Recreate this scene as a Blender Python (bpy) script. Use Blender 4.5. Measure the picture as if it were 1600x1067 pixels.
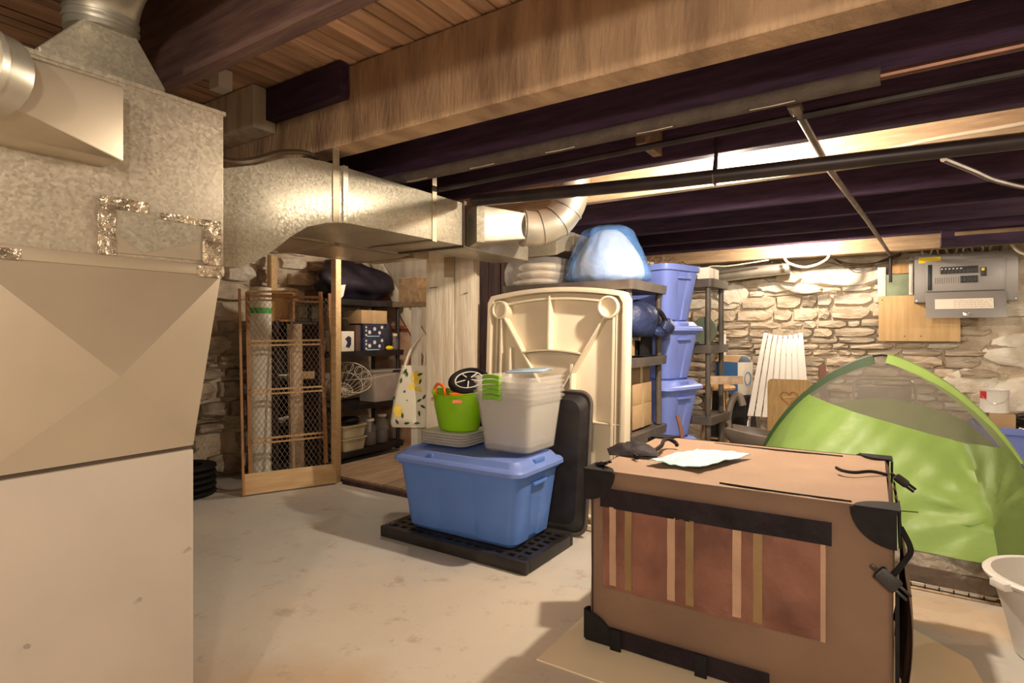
import bpy, bmesh, math, random
from mathutils import Vector, Matrix, Euler
from math import pi, sin, cos, radians as R

for o in list(bpy.data.objects): bpy.data.objects.remove(o)
S = bpy.context.scene
COL = S.collection
random.seed(7)

# ------------------------------------------------------------------ camera
cam_d = bpy.data.cameras.new('camera')
cam = bpy.data.objects.new('camera', cam_d); COL.objects.link(cam)
cam.location = (0, 0, 1.15)
cam.rotation_euler = (R(90), 0, R(33.5))
cam_d.sensor_width = 36; cam_d.lens = 36*900/1600
cam_d.shift_y = -(533.5-520)/1600
cam_d.clip_start = 0.02
S.camera = cam
# ------------------------------------------------------------------ world, lamps, exposure
W = bpy.data.worlds.new('world'); S.world = W; W.use_nodes = True
W.node_tree.nodes['Background'].inputs[0].default_value = (0.10, 0.08, 0.09, 1)
W.node_tree.nodes['Background'].inputs[1].default_value = 0.3
S.view_settings.view_transform = 'Standard'; S.view_settings.look = 'None'
S.view_settings.gamma = 1; S.view_settings.use_curve_mapping = False
S.view_settings.exposure = 0.45
WARM = (1.0, 0.86, 0.68)
def lamp(name, loc, power, radius, col=WARM):
    d = bpy.data.lights.new(name, 'POINT'); d.energy = power; d.shadow_soft_size = radius; d.color = col
    o = bpy.data.objects.new(name, d); COL.objects.link(o); o.location = loc; return o
lamp('photographer_flash', (0.20, -0.35, 1.60), 38, 0.05, (1.0, 0.90, 0.76))
lamp('rear_fill_lamp', (0.5, -1.6, 1.86), 105, 0.06)  # unseen lamp added behind the camera for even fill
lamp('alcove_fill_lamp', (-3.2, 3.3, 1.80), 20, 0.05)  # unseen lamp added to brighten the alcove
lamp('side_fill_lamp', (1.6, 4.4, 1.86), 30, 0.06)  # fill lamp added out of view to brighten the right side
BULB_A = 100
BULB_C = 46

# ------------------------------------------------------------------ materials
MATS = {}
def mat(name, col, rough=0.6, metal=0.0, var=0.12, scale=6.0, bump=0.0, bscale=None, col2=None, stretch=None,
        rnd=0.0, alpha=1.0, emit=0.0, trans=0.0, spec=0.5, detail=4, edge=(0.35, 0.65), translucent=0.0, sheen=0, coat=0):
    if name in MATS: return MATS[name]
    m = bpy.data.materials.new(name); m.use_nodes = True; MATS[name] = m
    nt = m.node_tree; N = nt.nodes; L = nt.links
    b = N['Principled BSDF']
    b.inputs['Roughness'].default_value = rough; b.inputs['Metallic'].default_value = metal
    b.inputs['Specular IOR Level'].default_value = spec
    if coat: b.inputs['Coat Weight'].default_value = coat; b.inputs['Coat Roughness'].default_value = 0.15
    if trans: b.inputs['Transmission Weight'].default_value = trans; b.inputs['IOR'].default_value = 1.45
    if alpha < 1: b.inputs['Alpha'].default_value = alpha
    tc = N.new('ShaderNodeTexCoord'); mp = N.new('ShaderNodeMapping')
    L.new(tc.outputs['Object'], mp.inputs[0])
    if stretch: mp.inputs['Scale'].default_value = stretch
    nz = N.new('ShaderNodeTexNoise'); nz.inputs['Scale'].default_value = scale; nz.inputs['Detail'].default_value = detail
    L.new(mp.outputs[0], nz.inputs[0])
    if rnd:
        oi = N.new('ShaderNodeObjectInfo'); vm = N.new('ShaderNodeVectorMath'); vm.operation = 'SCALE'
        vm.inputs[0].default_value = (13, 7, 5); L.new(oi.outputs['Random'], vm.inputs['Scale'])
        L.new(vm.outputs[0], mp.inputs['Location'])
    cr = N.new('ShaderNodeValToRGB')
    c2 = col2 if col2 else tuple(max(0, c*(1-var*2)) for c in col)
    c1 = col if col2 else tuple(min(1, c*(1+var)) for c in col)
    cr.color_ramp.elements[0].position = edge[0]; cr.color_ramp.elements[1].position = edge[1]
    cr.color_ramp.elements[0].color = (*c2, 1); cr.color_ramp.elements[1].color = (*c1, 1)
    L.new(nz.outputs['Fac'], cr.inputs[0]); out = cr.outputs[0]
    if rnd:
        hs = N.new('ShaderNodeHueSaturation'); ma = N.new('ShaderNodeMapRange')
        ma.inputs['To Min'].default_value = 1-rnd; ma.inputs['To Max'].default_value = 1+rnd
        L.new(oi.outputs['Random'], ma.inputs[0]); L.new(ma.outputs[0], hs.inputs['Value']); L.new(out, hs.inputs['Color']); out = hs.outputs[0]
    L.new(out, b.inputs['Base Color'])
    if emit:
        b.inputs['Emission Color'].default_value = (*col, 1); b.inputs['Emission Strength'].default_value = emit
    if bump:
        n2 = N.new('ShaderNodeTexNoise'); n2.inputs['Scale'].default_value = bscale or scale*4; n2.inputs['Detail'].default_value = 5
        L.new(mp.outputs[0], n2.inputs[0])
        bp = N.new('ShaderNodeBump'); bp.inputs['Strength'].default_value = bump; bp.inputs['Distance'].default_value = 0.02
        L.new(n2.outputs['Fac'], bp.inputs['Height']); L.new(bp.outputs[0], b.inputs['Normal'])
    if translucent:
        t = N.new('ShaderNodeBsdfTranslucent'); mx = N.new('ShaderNodeMixShader'); mx.inputs[0].default_value = translucent
        L.new(out, t.inputs[0]); L.new(b.outputs[0], mx.inputs[1]); L.new(t.outputs[0], mx.inputs[2])
        L.new(mx.outputs[0], N['Material Output'].inputs[0])
    return m

def galv(name, col, col2, rough=0.42, metal=0.55, scale=150):
    m = mat(name, col, rough, metal, col2=col2, scale=3)
    nt = m.node_tree; N = nt.nodes; L = nt.links; b = N['Principled BSDF']
    vo = N.new('ShaderNodeTexVoronoi'); vo.inputs['Scale'].default_value = scale
    tc = [n for n in N if n.type == 'TEX_COORD'][0]
    L.new(tc.outputs['Object'], vo.inputs['Vector'])
    mx = N.new('ShaderNodeMix'); mx.data_type = 'RGBA'; mx.blend_type = 'MULTIPLY'; mx.inputs[0].default_value = 0.28
    src = b.inputs['Base Color'].links[0].from_socket
    bw = N.new('ShaderNodeSeparateColor'); L.new(vo.outputs['Color'], bw.inputs[0])
    cr = N.new('ShaderNodeValToRGB'); cr.color_ramp.elements[0].color = (.45, .45, .45, 1); cr.color_ramp.elements[1].color = (1.5, 1.5, 1.5, 1)
    L.new(bw.outputs[0], cr.inputs[0])
    L.new(src, mx.inputs['A']); L.new(cr.outputs[0], mx.inputs['B']); L.new(mx.outputs['Result'], b.inputs['Base Color'])
    mr = N.new('ShaderNodeMapRange'); mr.inputs['To Min'].default_value = rough-.1; mr.inputs['To Max'].default_value = rough+.12
    L.new(bw.outputs[1], mr.inputs[0]); L.new(mr.outputs[0], b.inputs['Roughness'])
    return m

def concrete():
    m = mat('concrete_floor', (.53, .49, .43), .85, scale=1.2, col2=(.43, .42, .39), bump=.35, bscale=7, detail=8)
    nt = m.node_tree; N = nt.nodes; L = nt.links; b = N['Principled BSDF']
    src = b.inputs['Base Color'].links[0].from_socket
    tc = [n for n in N if n.type == 'TEX_COORD'][0]
    # sandy tan wear in the middle of the room, grey slab by the alcove, brown damp stain by the furnace
    def blob(x, y, sx, sy, e0, e1):
        mp = N.new('ShaderNodeMapping'); mp.vector_type = 'POINT'
        mp.inputs['Location'].default_value = (-x/sx, -y/sy, 0); mp.inputs['Scale'].default_value = (1/sx, 1/sy, 0)
        L.new(tc.outputs['Object'], mp.inputs[0])
        nz = N.new('ShaderNodeTexNoise'); nz.inputs['Scale'].default_value = 3.5; nz.inputs['Detail'].default_value = 8
        L.new(tc.outputs['Object'], nz.inputs[0])
        ln = N.new('ShaderNodeVectorMath'); ln.operation = 'LENGTH'; L.new(mp.outputs[0], ln.inputs[0])
        ad = N.new('ShaderNodeMath'); ad.operation = 'ADD'; L.new(ln.outputs['Value'], ad.inputs[0]); L.new(nz.outputs['Fac'], ad.inputs[1])
        mr = N.new('ShaderNodeMapRange'); mr.inputs['From Min'].default_value = e0; mr.inputs['From Max'].default_value = e1
        mr.inputs['To Min'].default_value = 1; mr.inputs['To Max'].default_value = 0
        L.new(ad.outputs[0], mr.inputs[0]); return mr.outputs[0]
    def over(src, fac, col, k):
        mx = N.new('ShaderNodeMix'); mx.data_type = 'RGBA'
        mu = N.new('ShaderNodeMath'); mu.operation = 'MULTIPLY'; mu.inputs[1].default_value = k; L.new(fac, mu.inputs[0])
        L.new(mu.outputs[0], mx.inputs[0]); L.new(src, mx.inputs['A']); mx.inputs['B'].default_value = (*col, 1)
        return mx.outputs['Result']
    src = over(src, blob(-1.1, 1.6, 1.2, 0.75, 1.2, 1.75), (.59, .51, .41), .8)
    src = over(src, blob(-1.45, 1.05, .6, .35, 1.15, 1.6), (.47, .33, .21), .75)
    src = over(src, blob(.1, 2.95, .45, .22, 1.1, 1.7), (.50, .36, .22), .7)
    nz = N.new('ShaderNodeTexNoise'); nz.inputs['Scale'].default_value = 7; nz.inputs['Detail'].default_value = 12; nz.inputs['Roughness'].default_value = .7
    L.new(tc.outputs['Object'], nz.inputs[0])
    mr = N.new('ShaderNodeMapRange'); mr.inputs['From Min'].default_value = .56; mr.inputs['From Max'].default_value = .66; L.new(nz.outputs['Fac'], mr.inputs[0])
    src = over(src, mr.outputs[0], (.40, .32, .24), .8)
    L.new(src, b.inputs['Base Color'])
    return m

M = dict(
 conc=concrete(),
 mortar=mat('old_lime_mortar', (.70, .61, .48), .9, scale=5, col2=(.48, .38, .27), bump=.9, bscale=30, detail=8),
 stone=mat('rubble_stone', (.68, .58, .45), .88, scale=1.6, col2=(.46, .35, .24), bump=.7, bscale=9, rnd=.22, detail=8),
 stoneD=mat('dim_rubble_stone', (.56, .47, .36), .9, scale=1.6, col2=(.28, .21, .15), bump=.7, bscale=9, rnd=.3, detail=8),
 plaster=mat('whitewash', (.88, .82, .70), .85, scale=6, col2=(.70, .60, .46), bump=.6, bscale=25, detail=8),
 drywall=mat('plain_plaster', (.55, .48, .40), .9, scale=4, bump=.1),
 joist=mat('old_shaded_joist_wood', (.060, .026, .062), .8, scale=5, col2=(.030, .011, .034), stretch=(1, 8, 8), bump=.2, rnd=.2),  # old dark wood; the purple of its shadows is put into the colour
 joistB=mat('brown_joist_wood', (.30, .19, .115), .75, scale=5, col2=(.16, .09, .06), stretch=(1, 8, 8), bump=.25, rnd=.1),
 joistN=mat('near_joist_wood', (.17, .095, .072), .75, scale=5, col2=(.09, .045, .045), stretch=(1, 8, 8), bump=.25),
 joistLit=mat('lamplit_joist_wood', (.50, .37, .23), .75, scale=5, col2=(.36, .25, .15), stretch=(1, 8, 8), bump=.2),  # lamp glow on one joist and the far beam, put into the colour
 beam=mat('sawn_beam_wood', (.56, .37, .22), .75, scale=4.5, col2=(.30, .185, .11), stretch=(2.2, 1, .5), bump=.5, bscale=34, detail=9),
 board=mat('subfloor_board', (.74, .48, .31), .7, scale=4, col2=(.52, .30, .17), stretch=(8, 1, 8), bump=.2, rnd=.25),
 boardD=mat('dark_board', (.07, .035, .03), .8, scale=4, col2=(.03, .014, .016), stretch=(8, 8, 1), bump=.2, rnd=.3),
 galv=galv('galvanised_sheet', (.56, .49, .385), (.46, .40, .31)),
 galvD=galv('galvanised_trunk', (.50, .45, .35), (.40, .36, .28), rough=.4),
 sheet=mat('smooth_sheet_metal', (.56, .475, .36), .34, .62, scale=2, var=.06),
 sheetB=mat('bright_round_duct', (.52, .48, .40), .38, .7, scale=5, var=.12),
 cabinet=mat('beige_enamel', (.44, .375, .31), .42, 0.05, scale=3, var=.03, bump=.02, bscale=300),
 foil=mat('foil_tape', (.72, .61, .46), .22, .8, scale=14, var=.25, bump=1.0, bscale=22),
 darkm=mat('dark_opening', (.10, .07, .05), .6, .4),
 screw=mat('screw_steel', (.6, .55, .48), .3, .9),
 blackp=mat('black_plastic', (.022, .018, .019), .42, scale=10, var=.2, bump=.05, bscale=120),
 greyp=mat('dark_grey_resin', (.105, .085, .072), .45, scale=8, var=.15, bump=.06, bscale=120),
 blue=mat('blue_tote_plastic', (.10, .215, .60), .42, scale=3, var=.05, bump=.03, bscale=200),
 blueL=mat('blue_lid_plastic', (.165, .25, .60), .40, scale=3, var=.05),
 blue2=mat('periwinkle_tote_plastic', (.19, .255, .68), .42, scale=3, var=.05),
 blue2L=mat('periwinkle_lid_plastic', (.24, .32, .78), .42, scale=3, var=.05),
 clear=mat('milky_clear_plastic', (.92, .87, .80), .32, scale=2, var=.02, alpha=.21),
 clear2=mat('milky_tote_plastic', (.75, .68, .60), .35, scale=4, var=.1, alpha=.55),
 glass=mat('jar_glass', (.75, .72, .70), .06, scale=2, var=.02, alpha=.13),
 green=mat('lime_plastic', (.36, .72, .012), .38, scale=3, var=.05, translucent=.25),
 greenH=mat('green_handle_plastic', (.23, .52, .035), .35, scale=5, var=.05),
 orange=mat('orange_plastic', (.95, .17, .02), .4, var=.05),
 rubber=mat('black_rubber', (.012, .0095, .0105), .7, spec=.25, scale=20, var=.2),
 cream=mat('cream_moulded_plastic', (.80, .69, .52), .48, scale=3, var=.03),
 white=mat('white_plastic', (.72, .69, .64), .45, scale=4, var=.03),
 whitep=mat('white_painted_wood', (.72, .63, .50), .7, scale=4, col2=(.54, .44, .32), stretch=(6, 6, .6), bump=.25, bscale=14, detail=8),
 whites=mat('white_stud_paint', (.85, .80, .72), .6, scale=4, var=.05),
 pine=mat('pine_wood', (.66, .40, .17), .55, scale=5, col2=(.50, .27, .10), stretch=(8, 8, 1), detail=6),
 pineP=mat('pale_pine_board', (.74, .52, .28), .6, scale=4, col2=(.62, .40, .19), stretch=(1, 8, 8), detail=6),
 gatew=mat('orange_varnished_strip', (.50, .24, .09), .5, scale=6, col2=(.33, .15, .055), stretch=(8, 8, 1)),
 ply=mat('plywood', (.72, .49, .24), .65, scale=3, col2=(.60, .37, .16), stretch=(7, 7, .7), detail=8),
 plank=mat('worn_floor_plank', (.50, .36, .23), .7, scale=4, col2=(.34, .23, .15), stretch=(8, 1, 8), rnd=.15, detail=6),
 card=mat('cardboard', (.52, .34, .18), .8, scale=6, var=.06),
 paper=mat('pale_paper', (.86, .80, .68), .8, scale=5, var=.04),
 foam=mat('cream_floor_sheet', (.80, .68, .48), .7, scale=2, var=.04),
 wire=mat('galvanised_wire', (.42, .34, .24), .45, .6, scale=10),
 steel=mat('chrome_tube', (.75, .72, .68), .2, .9, scale=4),
 canvas=mat('brown_crate_canvas', (.235, .142, .092), .82, scale=2.2, col2=(.175, .102, .066), bump=.12, bscale=260, detail=6),
 canvasT=mat('tan_crate_canvas', (.345, .228, .152), .82, scale=2.5, col2=(.28, .182, .118), bump=.12, bscale=260, detail=6),
 navy=mat('black_nylon', (.016, .009, .013), .65, spec=.25, scale=8, var=.2, bump=.5, bscale=18),
 vinyl=mat('crinkled_mesh_window', (.25, .105, .07), .24, scale=5, col2=(.13, .05, .035), bump=1.0, bscale=6, detail=6),
 stripeA=mat('tan_stripe', (.46, .28, .18), .6, var=.06, bump=.4, bscale=14),
 stripeB=mat('olive_stripe', (.28, .17, .07), .5, var=.08, bump=.4, bscale=14),
 fabricG=mat('green_tent_nylon', (.30, .47, .115), .45, scale=3, var=.06, bump=.35, bscale=7, translucent=.3),
 fabricGD=mat('dark_green_sleeve', (.022, .058, .010), .6, var=.08, translucent=.05),
 fabricGL=mat('pale_green_strip', (.42, .62, .16), .5, var=.06, translucent=.2),
 meshw=mat('grey_tent_mesh', (.27, .24, .20), .8, scale=200, var=.1, alpha=.42),
 tarp=mat('grey_woven_tub', (.165, .13, .105), .35, scale=9, col2=(.11, .085, .075), bump=.8, bscale=16, detail=6),
 tubL=mat('light_grey_tub', (.30, .26, .205), .32, scale=9, var=.15, bump=.9, bscale=20),
 bluebag=mat('blue_film', (.16, .36, .80), .14, scale=5, var=.1, alpha=.38, bump=1.0, bscale=7),
 whitebag=mat('white_quilt', (.60, .62, .65), .7, scale=6, var=.06, bump=.8, bscale=12),
 linen=mat('beige_blanket', (.56, .47, .37), .85, scale=6, var=.15, bump=.7, bscale=14),
 film=mat('clear_film', (.80, .76, .70), .10, scale=6, var=.1, alpha=.22, bump=.8, bscale=14),
 navyb=mat('navy_nylon', (.016, .026, .085), .5, scale=8, var=.25, bump=.6, bscale=18),
 black_t=mat('black_tarp', (.011, .006, .015), .6, scale=5, var=.3, bump=.4, bscale=9),
 maskc=mat('pale_blue_cloth', (.40, .61, .63), .75, scale=6, var=.06, bump=.4, bscale=20),
 panelg=mat('grey_enamel_box', (.30, .28, .265), .42, .2, scale=3, var=.03),
 panelD=mat('breaker_black', (.012, .011, .011), .4),
 yellow=mat('yellow_sticker', (.92, .66, .02), .5, var=.04),
 greenb=mat('pale_green_board', (.32, .37, .24), .6, scale=8, col2=(.22, .25, .16)),
 cable=mat('cream_cable', (.78, .70, .56), .5, var=.05),
 cableD=mat('dark_armoured_cable', (.12, .085, .055), .4, .6),
 pipeB=mat('black_iron_pipe', (.030, .019, .020), .42, .2, scale=8, var=.2),
 pipeG=mat('grey_iron_pipe', (.20, .15, .12), .45, .5, scale=8, var=.2),
 insul=mat('grey_foam_insulation', (.085, .062, .048), .8, scale=12, var=.12, bump=.4, bscale=60),
 copper=mat('old_copper', (.15, .075, .052), .4, .8, scale=10),
 hard=mat('tan_hardboard', (.50, .32, .13), .7, scale=8, col2=(.40, .24, .09), stretch=(6, 6, 1), detail=8, bump=.25, bscale=40),
 grub=mat('grey_vinyl_boat', (.24, .19, .155), .42, scale=4, var=.12),
 redb=mat('red_brown_board', (.36, .10, .05), .6, scale=6, var=.2),
 lemonW=mat('cream_tote_cloth', (.84, .77, .62), .8, scale=5, var=.04),
 lemonY=mat('lemon_print', (.90, .66, .10), .8, scale=20, var=.1),
 lemonG=mat('leaf_print', (.045, .085, .025), .8, scale=20, var=.2),
 bxblue=mat('blue_carton', (.10, .27, .62), .5, var=.06),
 pattern=mat('navy_carton', (.035, .037, .075), .5, var=.1),
 redl=mat('red_label', (.62, .03, .04), .5, var=.05),
 branch=mat('dry_twigs', (.20, .12, .075), .8, var=.2),
 wicker=mat('white_wire_enamel', (.72, .62, .48), .5, var=.05),
 faintR=mat('faint_print', (.70, .48, .40), .7, var=.05),
 gtape=mat('green_tape', (.10, .50, .10), .5),
 bulb=mat('glowing_bulb_glass', (1, .86, .62), .3, emit=140),
 bulbC=mat('glowing_far_bulb_glass', (1, .84, .58), .3, emit=60),
 porc=mat('porcelain', (.80, .76, .68), .3),
 greenD=mat('green_disc_enamel', (.15, .18, .12), .6, var=.1),
)

# ------------------------------------------------------------------ mesh builder
class MB:
    def __init__(s): s.v = []; s.f = []
    def add(s, vs, fs):
        n = len(s.v); s.v += [tuple(p) for p in vs]; s.f += [tuple(i+n for i in f) for f in fs]; return s
    def box(s, x0, y0, z0, x1, y1, z1, T=None):
        vs = [(x, y, z) for z in (z0, z1) for y in (y0, y1) for x in (x0, x1)]
        if T is not None: vs = [T @ Vector(p) for p in vs]
        return s.add(vs, [(0, 2, 3, 1), (4, 5, 7, 6), (0, 1, 5, 4), (2, 6, 7, 3), (0, 4, 6, 2), (1, 3, 7, 5)])
    def bar(s, p0, p1, w, t, up=(0, 0, 1)):
        p0, p1 = Vector(p0), Vector(p1); d = (p1-p0).normalized(); u = Vector(up)
        a = d.cross(u)
        if a.length < 1e-4: a = d.cross(Vector((1, 0, 0)))
        a.normalize(); b = a.cross(d)
        vs = []
        for p in (p0, p1):
            for (i, j) in ((-1, -1), (1, -1), (1, 1), (-1, 1)): vs.append(p+a*(i*w/2)+b*(j*t/2))
        return s.add(vs, [(3, 2, 1, 0), (4, 5, 6, 7), (0, 1, 5, 4), (1, 2, 6, 5), (2, 3, 7, 6), (3, 0, 4, 7)])
    def tube(s, pts, r, n=8, caps=True, closed=False):
        pts = [Vector(p) for p in pts]; rings = []; prev = None
        for i, p in enumerate(pts):
            if closed: t = pts[(i+1) % len(pts)]-pts[i-1]
            else: t = pts[min(i+1, len(pts)-1)]-pts[max(i-1, 0)]
            t.normalize()
            if prev is None:
                a = t.cross(Vector((0, 0, 1)))
                if a.length < .05: a = t.cross(Vector((1, 0, 0)))
            else: a = prev-t*prev.dot(t)
            a.normalize(); prev = a; b = t.cross(a)
            rr = r[i] if isinstance(r, (list, tuple)) else r
            rings.append([p+(a*cos(2*pi*k/n)+b*sin(2*pi*k/n))*rr for k in range(n)])
        return s.loft(rings, caps, caps, closed)
    def loft(s, rings, c0=True, c1=True, wrap=False):
        n = len(rings[0]); vs = [p for r in rings for p in r]; fs = []; m = len(rings)
        for i in range(m if wrap else m-1):
            a = i*n; b = ((i+1) % m)*n
            for k in range(n): fs.append((a+k, a+(k+1) % n, b+(k+1) % n, b+k))
        if not wrap:
            if c0: fs.append(tuple(reversed(range(n))))
            if c1: fs.append(tuple((m-1)*n+k for k in range(n)))
        return s.add(vs, fs)
    def lathe(s, prof, n=24, c=(0, 0, 0), c0=True, c1=True):
        return s.loft([[(c[0]+r*cos(2*pi*k/n), c[1]+r*sin(2*pi*k/n), c[2]+z) for k in range(n)] for r, z in prof], c0, c1)
    def prism(s, poly, a, b, fn):
        """poly of (u,v); fn(u,v,w)->xyz; extruded w=a..b"""
        n = len(poly)
        vs = [fn(u, v, a) for u, v in poly]+[fn(u, v, b) for u, v in poly]
        fs = [tuple(reversed(range(n))), tuple(range(n, 2*n))]+[(k, (k+1) % n, n+(k+1) % n, n+k) for k in range(n)]
        return s.add(vs, fs)
    def grid(s, fn, nu, nv):
        vs = [fn(i/nu, j/nv) for j in range(nv+1) for i in range(nu+1)]
        return s.add(vs, [(j*(nu+1)+i, j*(nu+1)+i+1, (j+1)*(nu+1)+i+1, (j+1)*(nu+1)+i) for j in range(nv) for i in range(nu)])
    def sphere(s, c, r, nu=12, nv=8, fn=None):
        if not isinstance(r, (tuple, list)): r = (r, r, r)
        rings = []
        for j in range(nv+1):
            th = -pi/2+pi*min(max(j/nv, .02), .98)
            ring = []
            for i in range(nu):
                ph = 2*pi*i/nu; d = Vector((cos(th)*cos(ph), cos(th)*sin(ph), sin(th)))
                k = fn(d) if fn else 1
                ring.append((c[0]+d.x*r[0]*k, c[1]+d.y*r[1]*k, c[2]+d.z*r[2]*k))
            rings.append(ring)
        return s.loft(rings)
    def mesh(s, name, bevel=0, smooth=None, seg=2, solid=0):
        me = bpy.data.meshes.new(name); me.from_pydata([tuple(p) for p in s.v], [], s.f); me.update()
        bm = bmesh.new(); bm.from_mesh(me)
        bmesh.ops.recalc_face_normals(bm, faces=bm.faces)
        if solid: bmesh.ops.solidify(bm, geom=bm.faces[:], thickness=solid)
        if bevel:
            es = [e for e in bm.edges if len(e.link_faces) == 2 and e.calc_face_angle(0) > R(35)]
            bmesh.ops.bevel(bm, geom=es, offset=bevel, segments=seg, affect='EDGES', profile=.6, clamp_overlap=True)
        bm.to_mesh(me); bm.free()
        if smooth or (smooth is None and (bevel or len(s.f) > 14)):
            me.polygons.foreach_set('use_smooth', [True]*len(me.polygons)); me.set_sharp_from_angle(angle=R(smooth if smooth and smooth > 1 else 38))
        return me
    def build(s, name, m, parent=None, bevel=0, smooth=None, seg=2, loc=None, rot=None, solid=0):
        me = s.mesh(name, bevel, smooth, seg, solid); me.materials.append(M[m] if isinstance(m, str) else m)
        return link(name, me, parent, loc, rot)
def link(name, me, parent=None, loc=None, rot=None, scale=None):
    o = bpy.data.objects.new(name, me); COL.objects.link(o)
    if parent: o.parent = parent
    if loc: o.location = loc
    if rot: o.rotation_euler = rot
    if scale: o.scale = scale
    return o
def thing(name, label, cat, loc=(0, 0, 0), rz=0, group=None, rot=None, kind=None):
    o = bpy.data.objects.new(name, None); COL.objects.link(o); o.location = loc; o.empty_display_size = .1
    o.rotation_euler = rot if rot else (0, 0, rz)
    return tag(o, label, cat, group, kind)
def tag(o, label=None, cat=None, group=None, kind=None):
    if label: o['label'] = label
    if cat: o['category'] = cat
    if group: o['group'] = group
    if kind: o['kind'] = kind
    return o
def struct(o): o['kind'] = 'structure'; return o
def copytree(o, parent=None):
    c = o.copy(); COL.objects.link(c); c.parent = parent
    for ch in list(o.children): copytree(ch, c)
    return c
def rr(w, d, r, n=4, z=0, cx=0, cy=0):
    """rounded rectangle ring"""
    pts = []; r = min(r, w/2-1e-4, d/2-1e-4)
    for (sx, sy, a0) in ((1, 1, 0), (-1, 1, 90), (-1, -1, 180), (1, -1, 270)):
        for k in range(n+1):
            a = R(a0+90*k/n); pts.append((cx+sx*(w/2-r)+r*cos(a), cy+sy*(d/2-r)+r*sin(a), z))
    return pts
def spline(pts, n=8):
    P = [Vector(p) for p in pts]; out = []
    for i in range(len(P)-1):
        p0 = P[max(i-1, 0)]; p1 = P[i]; p2 = P[i+1]; p3 = P[min(i+2, len(P)-1)]
        for k in range(n):
            t = k/n
            out.append(.5*((2*p1)+(p2-p0)*t+(2*p0-5*p1+4*p2-p3)*t*t+(3*p1-p0-3*p2+p3)*t**3))
    out.append(P[-1]); return out
def lerp(a, b, t): return a+(b-a)*t
def nz(x, y, s=1.0):
    return (sin(x*3.1*s+1.3*y*s)+sin(y*4.7*s-x*1.9*s+2)+.5*sin(x*9.3*s+y*7.1*s+.5)+.5*sin(y*13*s-x*11*s+4))/3

# ================================================================== SETTING
# ---- floor
fb = MB(); fb.box(-4.9, -2.6, -.12, 2.9, 6.9, 0)
struct(fb.build('floor', 'conc'))
# ---- ceiling: each board a piece, boards run along Y
ceil = struct(MB().box(-4.9, -2.6, 2.262, 2.9, 6.9, 2.30).build('ceiling', 'boardD'))
bw = .061
bme = MB().box(-bw/2+.003, -2.5, 0, bw/2-.003, 6.6, .036).mesh('board'); bme.materials.append(M['board'])
x = -4.6; k = 0
while x < 2.8:
    b_ = link('board', bme, ceil, (x, 0, 2.216+random.uniform(0, .009))); x += bw; k += 1
# ---- walls
def wavy_wall(name, fn, nu, nv, amp, m):
    w = MB(); w.grid(fn, nu, nv); return w
# back stone wall, face towards -Y at y = 6.34
XL, XR = -4.6, 2.7
def backface(u, v):
    x = lerp(XL, XR, u); z = lerp(0, 2.22, v)
    return (x, 6.36+.022*nz(x*2.2, z*3.1)+.012*nz(x*7, z*8), z)
wb = MB(); wb.grid(backface, 150, 48)
wb.box(XL, 6.45, 0, XR, 6.75, 2.22)
wall_back = struct(wb.build('wall_back', 'mortar', smooth=60))
def stone_variant(seed):
    rd = random.Random(seed); n = 9
    poly = []
    for i in range(n):
        a = 2*pi*(i+.5)/n; c, s_ = cos(a), sin(a)
        k = 1/max(abs(c), abs(s_)); k *= rd.uniform(.90, 1.0); k = min(k, 1.33)
        poly.append((c*k*.5, s_*k*.5))
    mid = [(p[0]*rd.uniform(.93, .985), p[1]*rd.uniform(.86, .97)) for p in poly]
    b = MB()
    back = [(u, .5, v) for u, v in poly]; ed = [(u, -.25+rd.uniform(-.12, .12), v) for u, v in poly]
    fr = [(u, -.42+rd.uniform(-.2, .2), v) for u, v in mid]
    b.loft([back, ed, fr], False, False)
    nn = len(b.v); b.v.append((0, -.52+rd.uniform(-.1, .1), 0))
    for i in range(n): b.f.append((2*n+i, 2*n+(i+1) % n, nn))
    return b.mesh('stone', smooth=28)
SV = [stone_variant(100+i) for i in range(14)]
SVb = []
for me in SV:
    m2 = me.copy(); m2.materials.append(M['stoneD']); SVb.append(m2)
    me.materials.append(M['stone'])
SVw = []
for me in SV[:5]:
    m2 = me.copy(); m2.materials.clear(); m2.materials.append(M['plaster']); SVw.append(m2)
rd = random.Random(5)
z = .02; cnt = 0
while z < 1.86:
    hgt = rd.choice((.055, .07, .085, .10, .125)); x = -2.2+rd.uniform(0, .1)
    while x < 1.5 and cnt < 300:
        w = rd.uniform(.10, .36)*(1.0 if x < .4 else 1.5)
        # parged strip beside the panel and plaster over the top of the wall carry fewer visible stones
        parged = (x > .45 and rd.random() < .62) or (z > 1.55 and -1.15 < x+w/2 < .1 and rd.random() < .85)
        if not parged and z > .25:
            hh = hgt*rd.uniform(.86, 1.05)
            white = rd.random() < (.35 if z > 1.4 else .10)
            me = rd.choice(SVw) if white else rd.choice(SV)
            cnt += 1
            link('stone', me, wall_back, (x+w/2, 6.352+rd.uniform(-.012, .006), z+hgt/2+.012*sin(x*2.1+z)), (0, R(rd.uniform(-2.5, 2.5)), 0), (w*1.0, rd.uniform(.055, .085), hh*1.03))
        x += w+.004
    z += hgt+.004
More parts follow.
